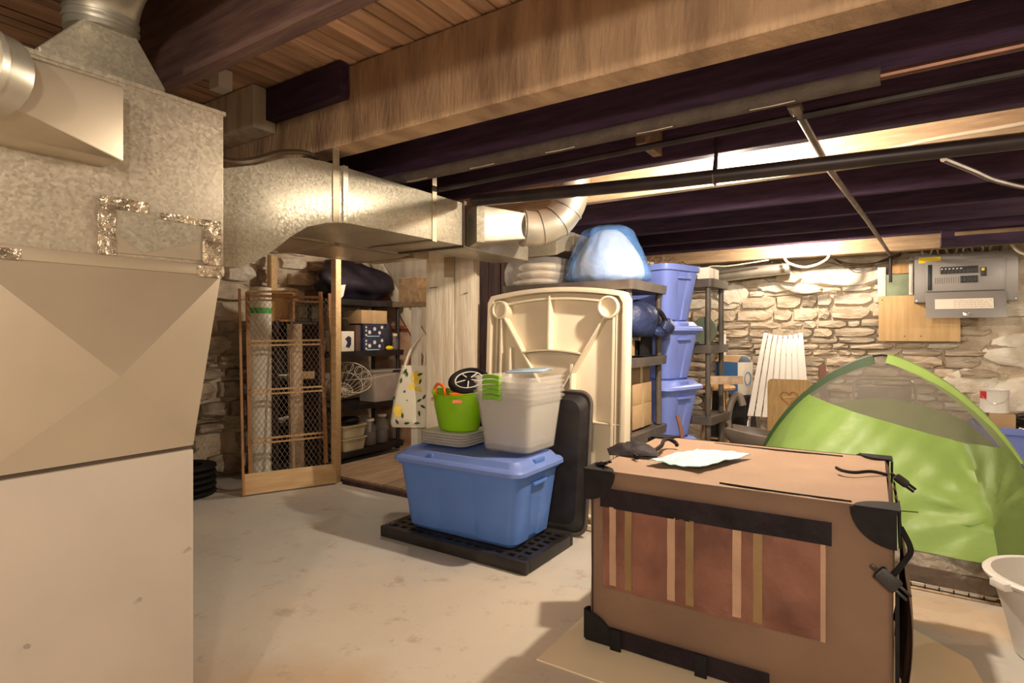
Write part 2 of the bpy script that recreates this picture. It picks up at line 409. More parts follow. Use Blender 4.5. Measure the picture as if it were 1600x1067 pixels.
# plaster patches on the back wall, top
def patch(pts, y0, th, m='plaster', parent=wall_back, name='plaster_patch'):
    b = MB(); c = (sum(p[0] for p in pts)/len(pts), sum(p[1] for p in pts)/len(pts))
    o = [(p[0], y0+.05, p[1]) for p in pts]; q = [(lerp(c[0], p[0], .985), y0-th*.3, lerp(c[1], p[1], .97)) for p in pts]
    i_ = [(lerp(c[0], p[0], .88), y0-th*random.uniform(.8, 1.2), lerp(c[1], p[1], .82)) for p in pts]
    b.loft([o, q, i_], False, False); n = len(pts); b.v.append((c[0], y0-th*1.1, c[1])); nn = len(b.v)-1
    for k in range(n): b.f.append((2*n+k, 2*n+(k+1) % n, nn))
    return b.build(name, m, parent, smooth=40)
def blobpoly(cx, cz, rx, rz, n=18, j=.18, sd=1):
    r_ = random.Random(sd)
    return [(cx+rx*cos(2*pi*k/n)*r_.uniform(1-j, 1+j), cz+rz*sin(2*pi*k/n)*r_.uniform(1-j, 1+j)) for k in range(n)]
patch(blobpoly(-.42, 1.70, .40, .11, sd=3), 6.34, .045)
patch(blobpoly(-.95, 1.62, .22, .07, sd=4), 6.34, .04)
patch(blobpoly(-1.42, 1.56, .16, .12, sd=5), 6.34, .04)
patch(blobpoly(-.72, 1.58, .17, .05, sd=8), 6.34, .05)
patch(blobpoly(.95, .62, .38, .15, sd=6), 6.34, .03)
patch(blobpoly(1.05, 1.0, .42, .17, sd=9), 6.34, .03)
patch(blobpoly(.55, .72, .2, .12, sd=10), 6.34, .03)
# two loose fieldstones bedded under the far beam
patch([(-1.0, 1.66), (-.80, 1.63), (-.74, 1.68), (-.88, 1.80), (-.97, 1.76)], 6.32, .07, 'stone', name='stone')
patch(blobpoly(-.60, 1.76, .20, .09, n=12, j=.06, sd=12), 6.36, .05, 'stoneD', name='stone')

# left stone wall, face towards +X at x = -4.5
def leftface(u, v):
    y = lerp(-2.4, 6.5, u); z_ = lerp(0, 2.22, v)
    return (-4.52+.02*nz(y*2.2, z_*3.1)+.012*nz(y*7, z_*8), y, z_)
wl = MB(); wl.grid(leftface, 120, 40); wl.box(-4.85, -2.5, 0, -4.6, 6.6, 2.22)
wall_left = struct(wl.build('wall_left', 'mortar', smooth=60))
z = .03; rd = random.Random(11)
while z < 2.0:
    hgt = rd.choice((.09, .11, .13, .15)); y = 1.55+rd.uniform(0, .1)
    while y < 3.5:
        w = rd.uniform(.16, .36)
        if rd.random() > .18:
            white = z > 1.05 and rd.random() < .5
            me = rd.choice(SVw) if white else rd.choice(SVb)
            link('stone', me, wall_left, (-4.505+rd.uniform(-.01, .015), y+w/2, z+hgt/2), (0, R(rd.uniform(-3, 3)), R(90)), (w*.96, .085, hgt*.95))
        y += w+.012
    z += hgt+.012
struct(MB().box(2.65, -2.5, 0, 2.85, 6.6, 2.22).build('wall_right', 'drywall'))
struct(MB().box(-4.6, -2.55, 0, 2.7, -2.35, 2.22).build('wall_front', 'drywall'))
# dark board partition behind the post, each board a piece
part = struct(MB().box(-3.28, 4.36, 0, -1.75, 4.39, 2.20).build('wall_partition', 'boardD'))
pbm = MB().box(-.065, 0, .01, .065, .022, 2.19).mesh('board'); pbm.materials.append(M['boardD'])
for i in range(11): link('board', pbm, part, (-3.20+i*.138, 4.336+random.uniform(-.004, .004), 0))
# ---- raised plank floor of the alcove
af = struct(MB().box(-3.95, 2.99, 0.001, -2.30, 4.33, .022).build('floor_alcove', 'boardD'))
fp = MB().box(-.093, 2.985, .022, .093, 4.33, .042).mesh('plank'); fp.materials.append(M['plank'])
for i in range(8): link('plank', fp, af, (-3.78+i*.19, random.uniform(-.006, .006), random.uniform(-.002, .002)))
struct(MB().box(-3.50, 2.945, 0.001, -2.30, 2.978, .030).build('trim_1', 'boardD'))

# ---- joists (each a thing of the setting)
def joist(name, y, z0, z1, th, m, x0=-4.55, x1=2.64, sag=0):
    b = MB(); n = 14
    rings = []
    for i in range(n+1):
        x = lerp(x0, x1, i/n); dz = .004*nz(x, y*3); dy = .004*nz(x*1.3, y)
        rings.append([(x, y-th/2+dy, z0+dz), (x, y+th/2+dy, z0+dz*.6), (x, y+th/2+dy, z1), (x, y-th/2+dy, z1)])
    b.loft(rings)
    o = b.build(name, m, bevel=.004, seg=1); return struct(o)
JZ = 1.91
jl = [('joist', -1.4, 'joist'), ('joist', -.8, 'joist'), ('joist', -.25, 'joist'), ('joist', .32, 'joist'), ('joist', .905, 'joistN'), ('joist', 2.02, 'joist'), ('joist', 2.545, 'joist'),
      ('joist', 3.08, 'joistLit'), ('joist', 3.715, 'joist'), ('joist', 4.29, 'joist'), ('joist', 4.88, 'joist'), ('joist', 5.34, 'joist')]
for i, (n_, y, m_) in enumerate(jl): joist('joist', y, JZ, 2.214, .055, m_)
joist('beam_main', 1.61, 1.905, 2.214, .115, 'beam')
joist('beam_back', 6.06, 1.862, 1.985, .12, 'joistLit')
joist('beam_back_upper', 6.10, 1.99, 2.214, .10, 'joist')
# block nailed between the near joist and the beam, ledger at the beam end
struct(MB().box(-2.315, 1.27, 2.135, -2.245, 1.33, 2.214).build('trim_2', 'whites', bevel=.004))
struct(MB().box(-2.75, 1.44, 2.03, -2.28, 1.548, 2.214).build('trim_3', 'whitep', bevel=.006))
struct(MB().box(-2.28, 1.50, 2.075, -1.80, 1.549, 2.214).build('trim_notch_shade', 'joist', bevel=.004))  # dark block standing in for the shade in the beam's notch
# short cross blocks between the joists
bk = MB(); bk.box(-.90, 2.30, 1.94, -.86, 2.515, 2.2); struct(bk.build('trim_4', 'joistB'))
struct(MB().box(-.60, 2.05, 1.93, -.44, 2.07, 2.2).build('trim_5', 'joistB'))
struct(MB().box(.30, 5.37, 1.80, .38, 5.42, 2.2).build('trim_6', 'joist'))
struct(MB().box(.30, 5.42, 1.80, 1.4, 5.52, 1.875).build('trim_7', 'joist'))

# ================================================================== FURNACE AND DUCTS
fx = -1.5
fur = thing('furnace', 'beige enamel furnace cabinet with cross-creased sheet metal transition and galvanised plenum', 'furnace', (-1.85, .58, 0))
def L_(b, name, m, root, **k):
    """build world-space geometry as a child of a root at root.location (unrotated)"""
    l = root.location; b.v = [(p[0]-l.x, p[1]-l.y, p[2]-l.z) for p in b.v]
    return b.build(name, m, root, **k)
cb = L_(MB().box(-2.2, .36, .0, fx, .784, .852), 'cabinet', 'cabinet', fur, bevel=.006)
b = MB().box(-2.2, .36, .852, fx-.006, .780, .862); L_(b, 'seam', 'darkm', fur)
for (y, z_) in ((.77, .60), (.655, .515), (.44, .50), (.76, .25)):
    b = MB(); b.tube([(fx, y, z_), (fx+.004, y, z_)], .0045, 8); l_ = L_(b, 'screw', 'screw', fur)
# transition: four creased faces
def pyr(b, A, B, C, D, apex):
    b.add([A, B, C, D, apex], [(0, 1, 4), (1, 2, 4), (2, 3, 4), (3, 0, 4)])
b = MB()
A = (fx, .36, .862); B = (fx, .782, .862); C = (fx, .855, 1.302); D_ = (fx, .34, 1.302)
pyr(b, A, B, C, D_, (fx+.032, .602, 1.05))
A2 = (-2.2, .36, .862); B2 = (-2.2, .782, .862); C2 = (-2.25, .855, 1.302); D2 = (-2.25, .34, 1.302)
b.add([B, B2, C2, C], [(0, 1, 2, 3)]); b.add([A, A2, D2, D_], [(0, 1, 2, 3)]); b.add([A2, B2, C2, D2], [(0, 1, 2, 3)])
L_(b, 'transition', 'sheet', fur)
L_(MB().box(-2.26, .33, 1.300, fx+.006, .862, 1.328), 'joint_collar', 'sheet', fur, bevel=.003)
L_(MB().box(-2.25, .10, 1.328, fx, .862, 1.740), 'plenum', 'galv', fur, bevel=.002)
b = MB(); b.box(-2.255, .095, 1.732, fx+.004, .867, 1.742); L_(b, 'plenum_rim', 'galv', fur)
# taped patch plate
L_(MB().prism([(.575, 1.335), (.835, 1.338), (.838, 1.425), (.75, 1.437), (.66, 1.447), (.585, 1.462)], fx+.001, fx+.004, lambda u, v, w: (w, u, v)), 'patch_plate', 'sheet', fur)
b = MB(); b.prism([(.60, 1.385), (.66, 1.34), (.83, 1.395), (.83, 1.43), (.70, 1.44), (.62, 1.452)], fx+.004, fx+.0055, lambda u, v, w: (w, u, v))
L_(b, 'patch_hollow', 'galvD', fur)
def tape(y0, z0, y1, z1, nm='foil_tape', n=10, amp=.006):
    b = MB()
    def fn(u, v):
        y = lerp(y0, y1, u); z_ = lerp(z0, z1, v)
        return (fx+.006+amp*abs(nz(y*17+1, z_*20)), y, z_)
    b.grid(fn, n, n); return L_(b, nm, 'foil', fur, smooth=20)
tape(.566, 1.328, .602, 1.452); tape(.802, 1.328, .852, 1.43); tape(.57, 1.436, .67, 1.462, n=14, amp=.010); tape(.70, 1.428, .85, 1.445, n=14, amp=.008)
tape(.79, 1.296, .853, 1.322); tape(.34, 1.30, .43, 1.322)
# rectangular side take-off and its collar
b = MB()
q0 = rr(.215, .165, .004, 3); q1 = rr(.20, .15, .02, 3)
ring0 = [(fx, .478+p[0], 1.610+p[1]) for p in q0]; ring1 = [(fx+.085, .478+p[0], 1.610+p[1]) for p in q0]
n_ = len(q0); ring2 = [(fx+.15, .345+.072*cos(math.atan2(p[1]/.0825, p[0]/.1075)), 1.612+.072*sin(math.atan2(p[1]/.0825, p[0]/.1075))) for p in q0]
b.loft([ring0, ring1, ring2], False, True); L_(b, 'side_takeoff', 'sheet', fur, smooth=30)
b = MB(); b.tube([(fx+.14, .36, 1.618), (fx+.17, .30, 1.618), (fx+.19, .22, 1.62), (fx+.20, .05, 1.62)], .0735, 20); L_(b, 'round_duct', 'sheetB', fur)
for t in (.285, .315): 
    b = MB(); b.tube([(fx+.168, t, 1.618), (fx+.174, t-.012, 1.618)], .078, 20); L_(b, 'duct_bead', 'sheetB', fur)
# top boot and round duct running along the joist bay
b = MB()
q = rr(.26, .17, .006, 3); n_ = len(q)
r0 = [(-1.615+p[1], .60+p[0], 1.742) for p in q]; r1 = [(-1.615+p[1], .60+p[0], 1.765) for p in q]
r2 = [(-1.615+.076*cos(2*pi*(k+1.5)/n_), .62+.076*sin(2*pi*(k+1.5)/n_), 1.895) for k in range(n_)]
# align the round ring with the rectangle's corner order
r2 = [(-1.615+.076*sin(math.atan2(p[1]/.085, p[0]/.13) if True else 0), .62+.076*cos(math.atan2(p[1]/.085, p[0]/.13)), 1.88) for p in q]
b.loft([r0, r1, r2], False, True); L_(b, 'top_boot', 'galvD', fur, smooth=30)
b = MB(); b.tube(spline([(-1.615, .62, 1.875), (-1.61, .62, 1.93), (-1.57, .62, 1.985), (-1.49, .62, 2.02), (-1.36, .62, 2.03), (-.9, .62, 2.04), (.1, .62, 2.05), (1.5, .62, 2.06)], 5), .076, 22)
L_(b, 'round_duct', 'sheetB', fur)
for pz in (1.895, 1.915):
    b = MB(); b.tube([(-1.614, .62, pz), (-1.613, .62, pz+.007)], .080, 22); L_(b, 'duct_bead', 'sheetB', fur)

# ---- main supply trunk
tr = thing('supply_duct', 'galvanised rectangular supply duct stepping up from the furnace under the joists', 'duct', (-2.1, 1.8, 1.6))
top = [(1.02, 1.705), (1.10, 1.713), (1.21, 1.75), (1.316, 1.80), (1.40, 1.827), (1.52, 1.838), (2.40, 1.838)]
bot = [(2.40, 1.612), (1.62, 1.608), (1.52, 1.592), (1.43, 1.562), (1.357, 1.515), (1.289, 1.458), (1.212, 1.405), (1.15, 1.378), (1.02, 1.368)]
b = MB(); b.prism(top+bot, -2.36, -1.9, lambda u, v, w: (w, u, v)); L_(b, 'duct_body', 'galvD', tr, bevel=.002)
b = MB(); b.box(-2.2, .862, 1.38, -1.92, 1.03, 1.70); L_(b, 'neck', 'galvD', tr)
b = MB(); b.box(-2.365, 1.60, 1.606, -1.894, 1.625, 1.843); L_(b, 'drive_cleat', 'galvD', tr)
b = MB(); b.box(-2.37, 2.395, 1.603, -1.89, 2.42, 1.847); L_(b, 'end_flange', 'darkm', tr)
b = MB(); b.box(-2.23, 2.42, 1.614, -1.96, 3.15, 1.80); L_(b, 'duct_extension', 'galvD', tr, bevel=.003)
for y in (1.565, 2.17):
    b = MB(); b.box(-1.899, y-.016, 1.606, -1.896, y+.016, 1.93); b.box(-2.36, y-.016, 1.603, -1.896, y+.016, 1.606); L_(b, 'hanger_strap', 'wire', tr)
# second trunk beside it
t2 = thing('return_duct', 'wide sheet metal return duct beside the trunk with creased underside above the alcove', 'duct', (-2.7, 2.2, 1.6))
b = MB(); b.box(-2.95, 1.30, 1.618, -2.46, 2.76, 1.84); 
L_(b, 'duct_body', 'sheet', t2, bevel=.003)
b = MB(); pyr(b, (-2.94, 1.32, 1.616), (-2.47, 1.32, 1.616), (-2.47, 2.02, 1.616), (-2.94, 2.02, 1.616), (-2.70, 1.67, 1.604)); L_(b, 'creased_panel', 'sheet', t2)
b = MB(); pyr(b, (-2.94, 2.05, 1.616), (-2.47, 2.05, 1.616), (-2.47, 2.75, 1.616), (-2.94, 2.75, 1.616), (-2.70, 2.4, 1.604)); L_(b, 'creased_panel', 'sheet', t2)
b = MB(); b.box(-2.955, 2.022, 1.608, -2.455, 2.046, 1.846); L_(b, 'drive_cleat', 'sheet', t2)
for y in (1.5, 2.6):
    b = MB(); b.box(-2.457, y-.014, 1.612, -2.454, y+.014, 1.93); b.box(-2.95, y-.014, 1.6075, -2.454, y+.014, 1.612); b.box(-2.956, y-.014, 1.612, -2.953, y+.014, 1.93); L_(b, 'hanger_strap', 'wire', t2)
# boot and elbow off the end of the trunk
bo = thing('round_branch_duct', 'bright galvanised boot and segmented round elbow rising from the trunk end', 'duct', (-1.8, 2.6, 1.65))
q = rr(.26, .205, .006, 3); n_ = len(q); dx = Vector((.62, .785, 0)).normalized(); sd = Vector((-.785, .62, 0)).normalized()
def ringat(c, sx, sy, rnd):
    out = []
    for p in q:
        if rnd: a = math.atan2(p[1]/.1025, p[0]/.13); u, v = rnd*cos(a), rnd*sin(a)
        else: u, v = p[0]*sx, p[1]*sy
        out.append(tuple(Vector(c)-sd*u*-1+Vector((0, 0, v))))
    return out
b = MB(); b.loft([ringat((-1.925, 2.50, 1.728), 1, 1, 0), ringat((-1.90, 2.535, 1.728), 1, 1, 0)], True, True); L_(b, 'boot_frame', 'galvD', bo)
b = MB(); b.loft([ringat((-1.90, 2.535, 1.728), .92, .94, 0), ringat((-1.745, 2.73, 1.738), 1, 1, .100)], False, True); L_(b, 'boot', 'sheetB', bo, smooth=30)
path = spline([(-1.745, 2.73, 1.738), (-1.68, 2.80, 1.742), (-1.61, 2.86, 1.775), (-1.565, 2.90, 1.84), (-1.535, 2.92, 1.92), (-1.52, 2.93, 2.08)], 6)
b = MB(); b.tube(path, .099, 24); L_(b, 'elbow', 'sheetB', bo)
for i in (1, 7, 13, 19):
    b = MB(); b.tube([path[i], path[i]+(path[i+1]-path[i]).normalized()*.008], .1035, 24); L_(b, 'duct_bead', 'sheetB', bo)
d3 = thing('wall_duct', 'grey sheet metal duct with curved underside above the bagged blanket', 'duct', (-2.0, 3.7, 1.6))
pf = [(3.3, 1.80), (3.3, 1.66), (3.42, 1.70), (3.55, 1.71), (3.70, 1.68), (3.9, 1.62), (4.25, 1.60), (4.25, 1.84), (3.3, 1.84)]
b = MB(); b.prism(pf, -2.25, -1.84, lambda u, v, w: (w, u, v)); L_(b, 'duct_body', 'galvD', d3)
for y in (3.55, 3.70, 3.85):
    b = MB(); b.box(-1.842, y-.006, 1.66, -1.834, y+.006, 1.842); L_(b, 'seam', 'sheetB', d3)
# armoured cable over the trunk
tag(MB().tube(spline([(-1.93, .92, 1.745), (-1.885, 1.10, 1.735), (-1.89, 1.20, 1.765), (-1.89, 1.30, 1.815), (-1.90, 1.42, 1.848), (-1.96, 1.52, 1.853), (-2.1, 1.60, 1.855)], 6), .010, 8).build('armoured_cable', 'cableD'),
    'dark armoured cable lying over the trunk beside the furnace plenum', 'cable')

# ================================================================== PIPES UNDER THE JOISTS
ip = thing('insulated_pipe', 'copper water pipe with grey foam insulation sleeve under the joists', 'pipe', (-.9, 1.95, 1.87))
L_(MB().tube([(-2.30, 2.0, 1.880), (-1.2, 1.975, 1.880), (-.03, 1.945, 1.88)], .0255, 16), 'insulation_sleeve', 'insul', ip)
L_(MB().tube([(-.06, 1.945, 1.88), (2.5, 1.90, 1.885)], .0125, 10), 'copper_pipe', 'copper', ip)
for i in range(5):
    x = -1.9+i*.38; yc = lambda x_: 2.0+(x_+2.3)*(-.0235)
    L_(MB().tube([(x, yc(x)-.012, 1.8575), (x+.06, yc(x+.06)-.010, 1.857), (x+.13, yc(x+.13)-.012, 1.8575)], .0022, 5), 'slit', 'linen', ip)
tag(MB().tube([(-2.3, 2.22, 1.865), (-.8, 2.15, 1.87), (2.5, 2.02, 1.88)], .014, 8).build('water_pipe', 'pipeB'), 'slim dark iron pipe running just behind the insulated pipe', 'pipe')
dp = thing('drain_pipe', 'long thick black drain pipe hung across the room below the lamplit joist', 'pipe', (-.3, 2.5, 1.83))
L_(MB().tube([(-1.80, 2.36, 1.828), (-.8, 2.44, 1.80), (.37, 2.58, 1.80), (2.5, 2.80, 1.79)], .029, 18), 'pipe', 'pipeB', dp)
for x, y in ((-.62, 2.462), (.5, 2.594)):
    L_(MB().tube([(x, y-.033, 1.803), (x, y-.018, 1.767), (x, y+.018, 1.767), (x, y+.034, 1.81), (x, y+.045, 1.915)], .004, 6), 'hanger', 'pipeG', dp)
L_(MB().tube([(-.62, y_, z_) for y_, z_ in ((2.46, 1.83), (2.49, 1.90), (2.50, 2.0))], .008, 5), 'chain', 'pipeB', dp)
gp = thing('gas_pipe', 'thin grey iron pipe running back across the joists to the stone wall', 'pipe', (-.2, 4.0, 1.87))
L_(MB().tube([(-.262, 2.03, 1.872), (-.235, 2.9, 1.872), (-.135, 4.4, 1.87), (-.02, 6.15, 1.842)], .0135, 10), 'pipe', 'pipeG', gp)
L_(MB().tube([(-.262, 2.0, 1.872), (-.262, 2.07, 1.872)], .021, 10), 'tee', 'pipeG', gp)
L_(MB().tube([(-.02, 6.14, 1.845), (-.02, 6.15, 1.60)], .0135, 10), 'drop', 'pipeB', gp)
tag(MB().tube(spline([(.18, 3.1, 1.90), (.30, 3.35, 1.89), (.42, 3.62, 1.885), (.62, 3.9, 1.88), (.9, 4.0, 1.885)], 6), .013, 8).build('conduit', 'pipeG'), 'curved grey conduit clipped under the dark joists near the right edge', 'conduit')
tag(MB().tube(spline([(-.22, 3.046, 1.935), (.1, 3.046, 1.975), (.4, 3.044, 1.985), (.8, 3.044, 2.0), (2.4, 3.04, 2.03)], 6), .008, 8).build('house_wire', 'cable'), 'cream cable stapled along the lamplit joist beside the glowing bulb', 'cable')
tag(MB().tube(spline([(.5, 3.042, 1.99), (.52, 3.03, 1.945), (.60, 3.03, 1.935), (.8, 3.03, 1.955), (1.6, 3.03, 1.97)], 6), .007, 8).build('house_wire', 'cable'), 'looped cream cable hanging from a staple near the right edge', 'cable')
# glowing ceiling bulb between two joists
def bulb(loc, label, m, power, col=WARM):
    t = thing('ceiling_bulb', label, 'light bulb', loc)
    bo_ = MB().sphere((0, 0, 0), (.026, .026, .032), 14, 10).build('bulb_glass', m, t, smooth=80)
    MB().lathe([(.014, .032), (.021, .045), (.024, .075), (.020, .085)], 14).build('socket', 'porc', t)
    MB().tube([(0, 0, .08), (0, 0, 2.214-loc[2])], .004, 6).build('cord', 'cableD', t)
    return t
bulb((-.635, 2.79, 1.962), 'glowing bare bulb hanging in front of the lamplit joist', 'bulb', BULB_A)
lamp('bulb_glow_a', (-.635, 2.79, 1.918), BULB_A, .03)
bulb((-.72, 5.70, 2.03), 'bare bulb up behind the last dark joist before the stone wall', 'bulbC', BULB_C)
lamp('bulb_glow_c', (-.72, 5.70, 1.982), BULB_C, .02)

# ================================================================== TOTES
def tote_body(b, L, Wd, H, taper=.07, inset=.012, wall=.006):
    """open rounded tote, long side along x, tapered; recessed centre column on the long sides"""
    def ring(z, k, inn=0):
        l = L-2*taper*(1-k)-2*inn; w = Wd-2*taper*(1-k)-2*inn; r = .055-inn
        pts = []
        q = inset*(1-k*.6)*(0 if inn else 1)
        def arc(cx, cy, a0):
            return [(cx+r*cos(R(a0+90*t/4)), cy+r*sin(R(a0+90*t/4)), z) for t in range(5)]
        hx, hy = l/2-r, w/2-r
        c1, c2 = .13*L, .16*L+.03*(1-k)
        pts += arc(hx, hy, 0)
        pts += [(c2, w/2, z), (c1, w/2-q, z), (-c1, w/2-q, z), (-c2, w/2, z)]
        pts += arc(-hx, hy, 90)
        pts += [(-l/2, hy*.4, z), (-l/2+q, hy*.3, z), (-l/2+q, -hy*.3, z), (-l/2, -hy*.4, z)]
        pts += arc(-hx, -hy, 180)
        pts += [(-c2, -w/2, z), (-c1, -w/2+q, z), (c1, -w/2+q, z), (c2, -w/2, z)]
        pts += arc(hx, -hy, 270)
        pts += [(l/2, -hy*.4, z), (l/2-q, -hy*.3, z), (l/2-q, hy*.3, z), (l/2, hy*.4, z)]
        return pts
    b.loft([ring(0.012, .0, .012), ring(0, 0, .02)][::-1]+[ring(H*t, t) for t in (.05, .3, .6, .88, .90)]+[ring(H*.90, 1, -.010), ring(H*.93, 1, -.012), ring(H, 1, -.012), ring(H, 1, .002), ring(H*.5, .5, wall), ring(.03, 0, wall)], True, True)
def tote_lid(b, L, Wd, z):
    def g(w, d, r, zz): return rr(w, d, r, 5, zz)
    b.loft([g(L+.05, Wd+.05, .07, z-.030), g(L+.058, Wd+.058, .07, z-.028), g(L+.055, Wd+.055, .07, z-.010), g(L+.035, Wd+.035, .06, z), g(L-.005, Wd-.005, .055, z+.006),
            g(L-.05, Wd-.05, .05, z+.034), g(L-.07, Wd-.07, .045, z+.036), g(L-.09, Wd-.09, .04, z+.022), g(.1, .06, .02, z+.022)], True, True)
def make_tote(label, loc, rz, L=.74, Wd=.46, H=.42, m='blue', ml='blueL', lid=True, group=None, cat='storage tote', taper=.06):
    t = thing('storage_tote', label, cat, loc, rz, group)
    b = MB(); tote_body(b, L, Wd, H, taper); b.build('tote_body', m, t, smooth=32)
    if lid:
        b = MB(); tote_lid(b, L, Wd, H+.006); l = b.build('lid', ml, t, smooth=32)
        for s_ in (-1, 1):
            c = MB(); c.box(s_*(L/2-.02)-.02, -.05, H+.012, s_*(L/2-.02)+.02, .05, H+.034); c.build('lid_latch', m, l, bevel=.004)
            c = MB(); c.box(-L*.22, s_*(Wd/2-.02)-.016, H+.010, -L*.18, s_*(Wd/2-.02)+.016, H+.034); c.build('lid_notch', m, l, bevel=.004)
    for s_ in (-1, 1):
        c = MB(); c.box(s_*(L/2-.004)-.010, -.07, H*.76, s_*(L/2-.004)+.012, .07, H*.80); c.build('handle', m, t, bevel=.004)
    return t
# ---- black shelf section used as a pallet
PX0, PX1, PY0, PY1 = -2.42, -1.445, 2.305, 2.785
pal = thing('shelf_pallet', 'low black slotted plastic shelf section lying on the floor under the blue tote', 'pallet', ((PX0+PX1)/2, (PY0+PY1)/2, 0))
def pallet(root, L, Wd, H, m='blackp'):
    b = MB(); t = .03
    b.box(-L/2, -Wd/2, 0, L/2, -Wd/2+t, H); b.box(-L/2, Wd/2-t, 0, L/2, Wd/2, H); b.box(-L/2, -Wd/2+t, 0, -L/2+t, Wd/2-t, H); b.box(L/2-t, -Wd/2+t, 0, L/2, Wd/2-t, H)
    b.build('rim', m, root, bevel=.008)
    # slotted deck: ladder of bars leaving real slots
    nx, ny = 14, 7
    dx, dy = (L-2*t)/nx, (Wd-2*t)/ny
    b = MB()
    for i in range(ny+1):
        y = -Wd/2+t+i*dy; b.box(-L/2+t, y-.014, H-.018, L/2-t, y+.014, H-.004)
    for i in range(nx+1):
        x = -L/2+t+i*dx; w = .010 if i % 2 else .016
        b.box(x-w, -Wd/2+t, H-.0185, x+w, Wd/2-t, H-.0045)
    b.build('slotted_deck', m, root)
    b = MB(); b.box(-L/2+t, -Wd/2+t, .004, L/2-t, Wd/2-t, .008); b.build('under_web', m, root)
    for sx in (-1, 1):
        for sy in (-1, 1):
            c = MB(); c.tube([(sx*(L/2-.045), sy*(Wd/2-.045), H-.005), (sx*(L/2-.045), sy*(Wd/2-.045), H+.0012)], .022, 14); c.build('post_socket', 'rubber', root)
pallet(pal, PX1-PX0, PY1-PY0, .062)
# ---- big blue tote on it
tt = make_tote('large blue lidded tote on the black pallet, carrying the lime basket', (-1.935, 2.58, .0625), R(1.0), L=.80, Wd=.46, H=.40, cat='storage tote', taper=.045)
st = MB(); st.prism([(-.045, .07), (-.005, .075), (-.002, .12), (.022, .13), (.02, .19), (-.012, .185), (-.015, .15), (-.038, .14)], .3525, .3545, lambda u, v, w: (w+.18*(v-.0)*.83*.2, u-.08, v)); st.build('paper_sticker', 'white', tt)
# ---- stacked white trays and lime basket
for i in range(5):
    z0 = .505+i*.0155
    t = MB(); t.loft([rr(.30, .27, .05, 5, 0), rr(.33, .30, .05, 5, .010), rr(.335, .305, .05, 5, .013), rr(.325, .295, .05, 5, .0150), rr(.30, .27, .05, 5, .0135)], True, True)
    tag(t.build('nesting_tray', 'white', loc=(-2.155, 2.66, z0), rot=(0, 0, R(2)), smooth=32), ['bottom white plastic tray of the pile under the lime basket', 'second white plastic tray from the bottom under the lime basket', 'middle white plastic tray of the pile under the lime basket', 'fourth white plastic tray from the bottom under the lime basket', 'top white plastic tray directly under the lime basket'][i], 'tray', 'white trays under the lime basket')
bk = thing('lime_basket', 'lime green oval plastic basket with orange lining on white trays', 'basket', (-2.135, 2.66, .585), R(-4))
def ov(a, b_, z, n=28): return [(a*cos(2*pi*k/n), b_*sin(2*pi*k/n), z+(.022*cos(2*pi*k/n)**2 if z > .15 else 0)) for k in range(n)]
B_ = MB(); B_.loft([ov(.120, .10, 0), ov(.130, .108, .015), ov(.155, .125, .12), ov(.172, .138, .20), ov(.178, .144, .203), ov(.176, .142, .208), ov(.168, .134, .206), ov(.150, .12, .11), ov(.12, .10, .012)], True, True)
B_.build('basket_body', 'green', bk, smooth=50)
for s_ in (-1, 1):
    c = MB(); c.loft([rr(.055, .020, .009, 4, 0), rr(.055, .020, .009, 4, .004)], True, True)
    c.v = [(p[0]*.98, 0-p[2], p[1]) for p in c.v]
    c.build('handle_slot', 'orange', bk, loc=(s_*.098, -.121, .178), rot=(R(-8), 0, R(s_*38)))
# contents: orange hose loop, wheel
tag(MB().tube(spline([(-.15, -.02, .17), (-.16, -.03, .232), (-.12, -.045, .262), (-.075, -.05, .245), (-.05, -.06, .20), (.0, -.07, .196), (.06, -.075, .205), (.12, -.06, .18)], 6), .009, 8).build('orange_strap', 'orange', loc=(-2.135, 2.66, .585)), 'orange strap looping out of the lime basket', 'strap')
tag(MB().loft([rr(.16, .09, .03, 3, 0), rr(.19, .11, .03, 3, .03), rr(.12, .06, .02, 3, .045)]).build('orange_toy', 'orange', loc=(-2.08, 2.645, .758), rot=(0, R(6), R(20)), bevel=.004), 'orange plastic toy lying in the lime basket beneath the wheel', 'toy')
wh = thing('toy_wheel', 'black spoked toy wheel with white rim leaning in the lime basket', 'wheel', (-2.10, 2.71, .865), rot=(R(28), R(14), 0))
n_ = 32
MB().tube([(.105*cos(2*pi*k/n_), .105*sin(2*pi*k/n_), 0) for k in range(n_)], .020, 10, closed=True).build('tyre', 'rubber', wh)
MB().tube([(.082*cos(2*pi*k/n_), .082*sin(2*pi*k/n_), .008) for k in range(n_)], .004, 6, closed=True).build('rim', 'white', wh)
MB().lathe([(.08, -.008), (.08, -.002), (.02, .004), (.018, .018)], 24).build('disc', 'rubber', wh)
for k in range(5):
    a = 2*pi*k/5+.3; MB().bar((.016*cos(a), .016*sin(a), .012), (.082*cos(a), .082*sin(a), .009), .006, .005).build('spoke', 'white', wh)
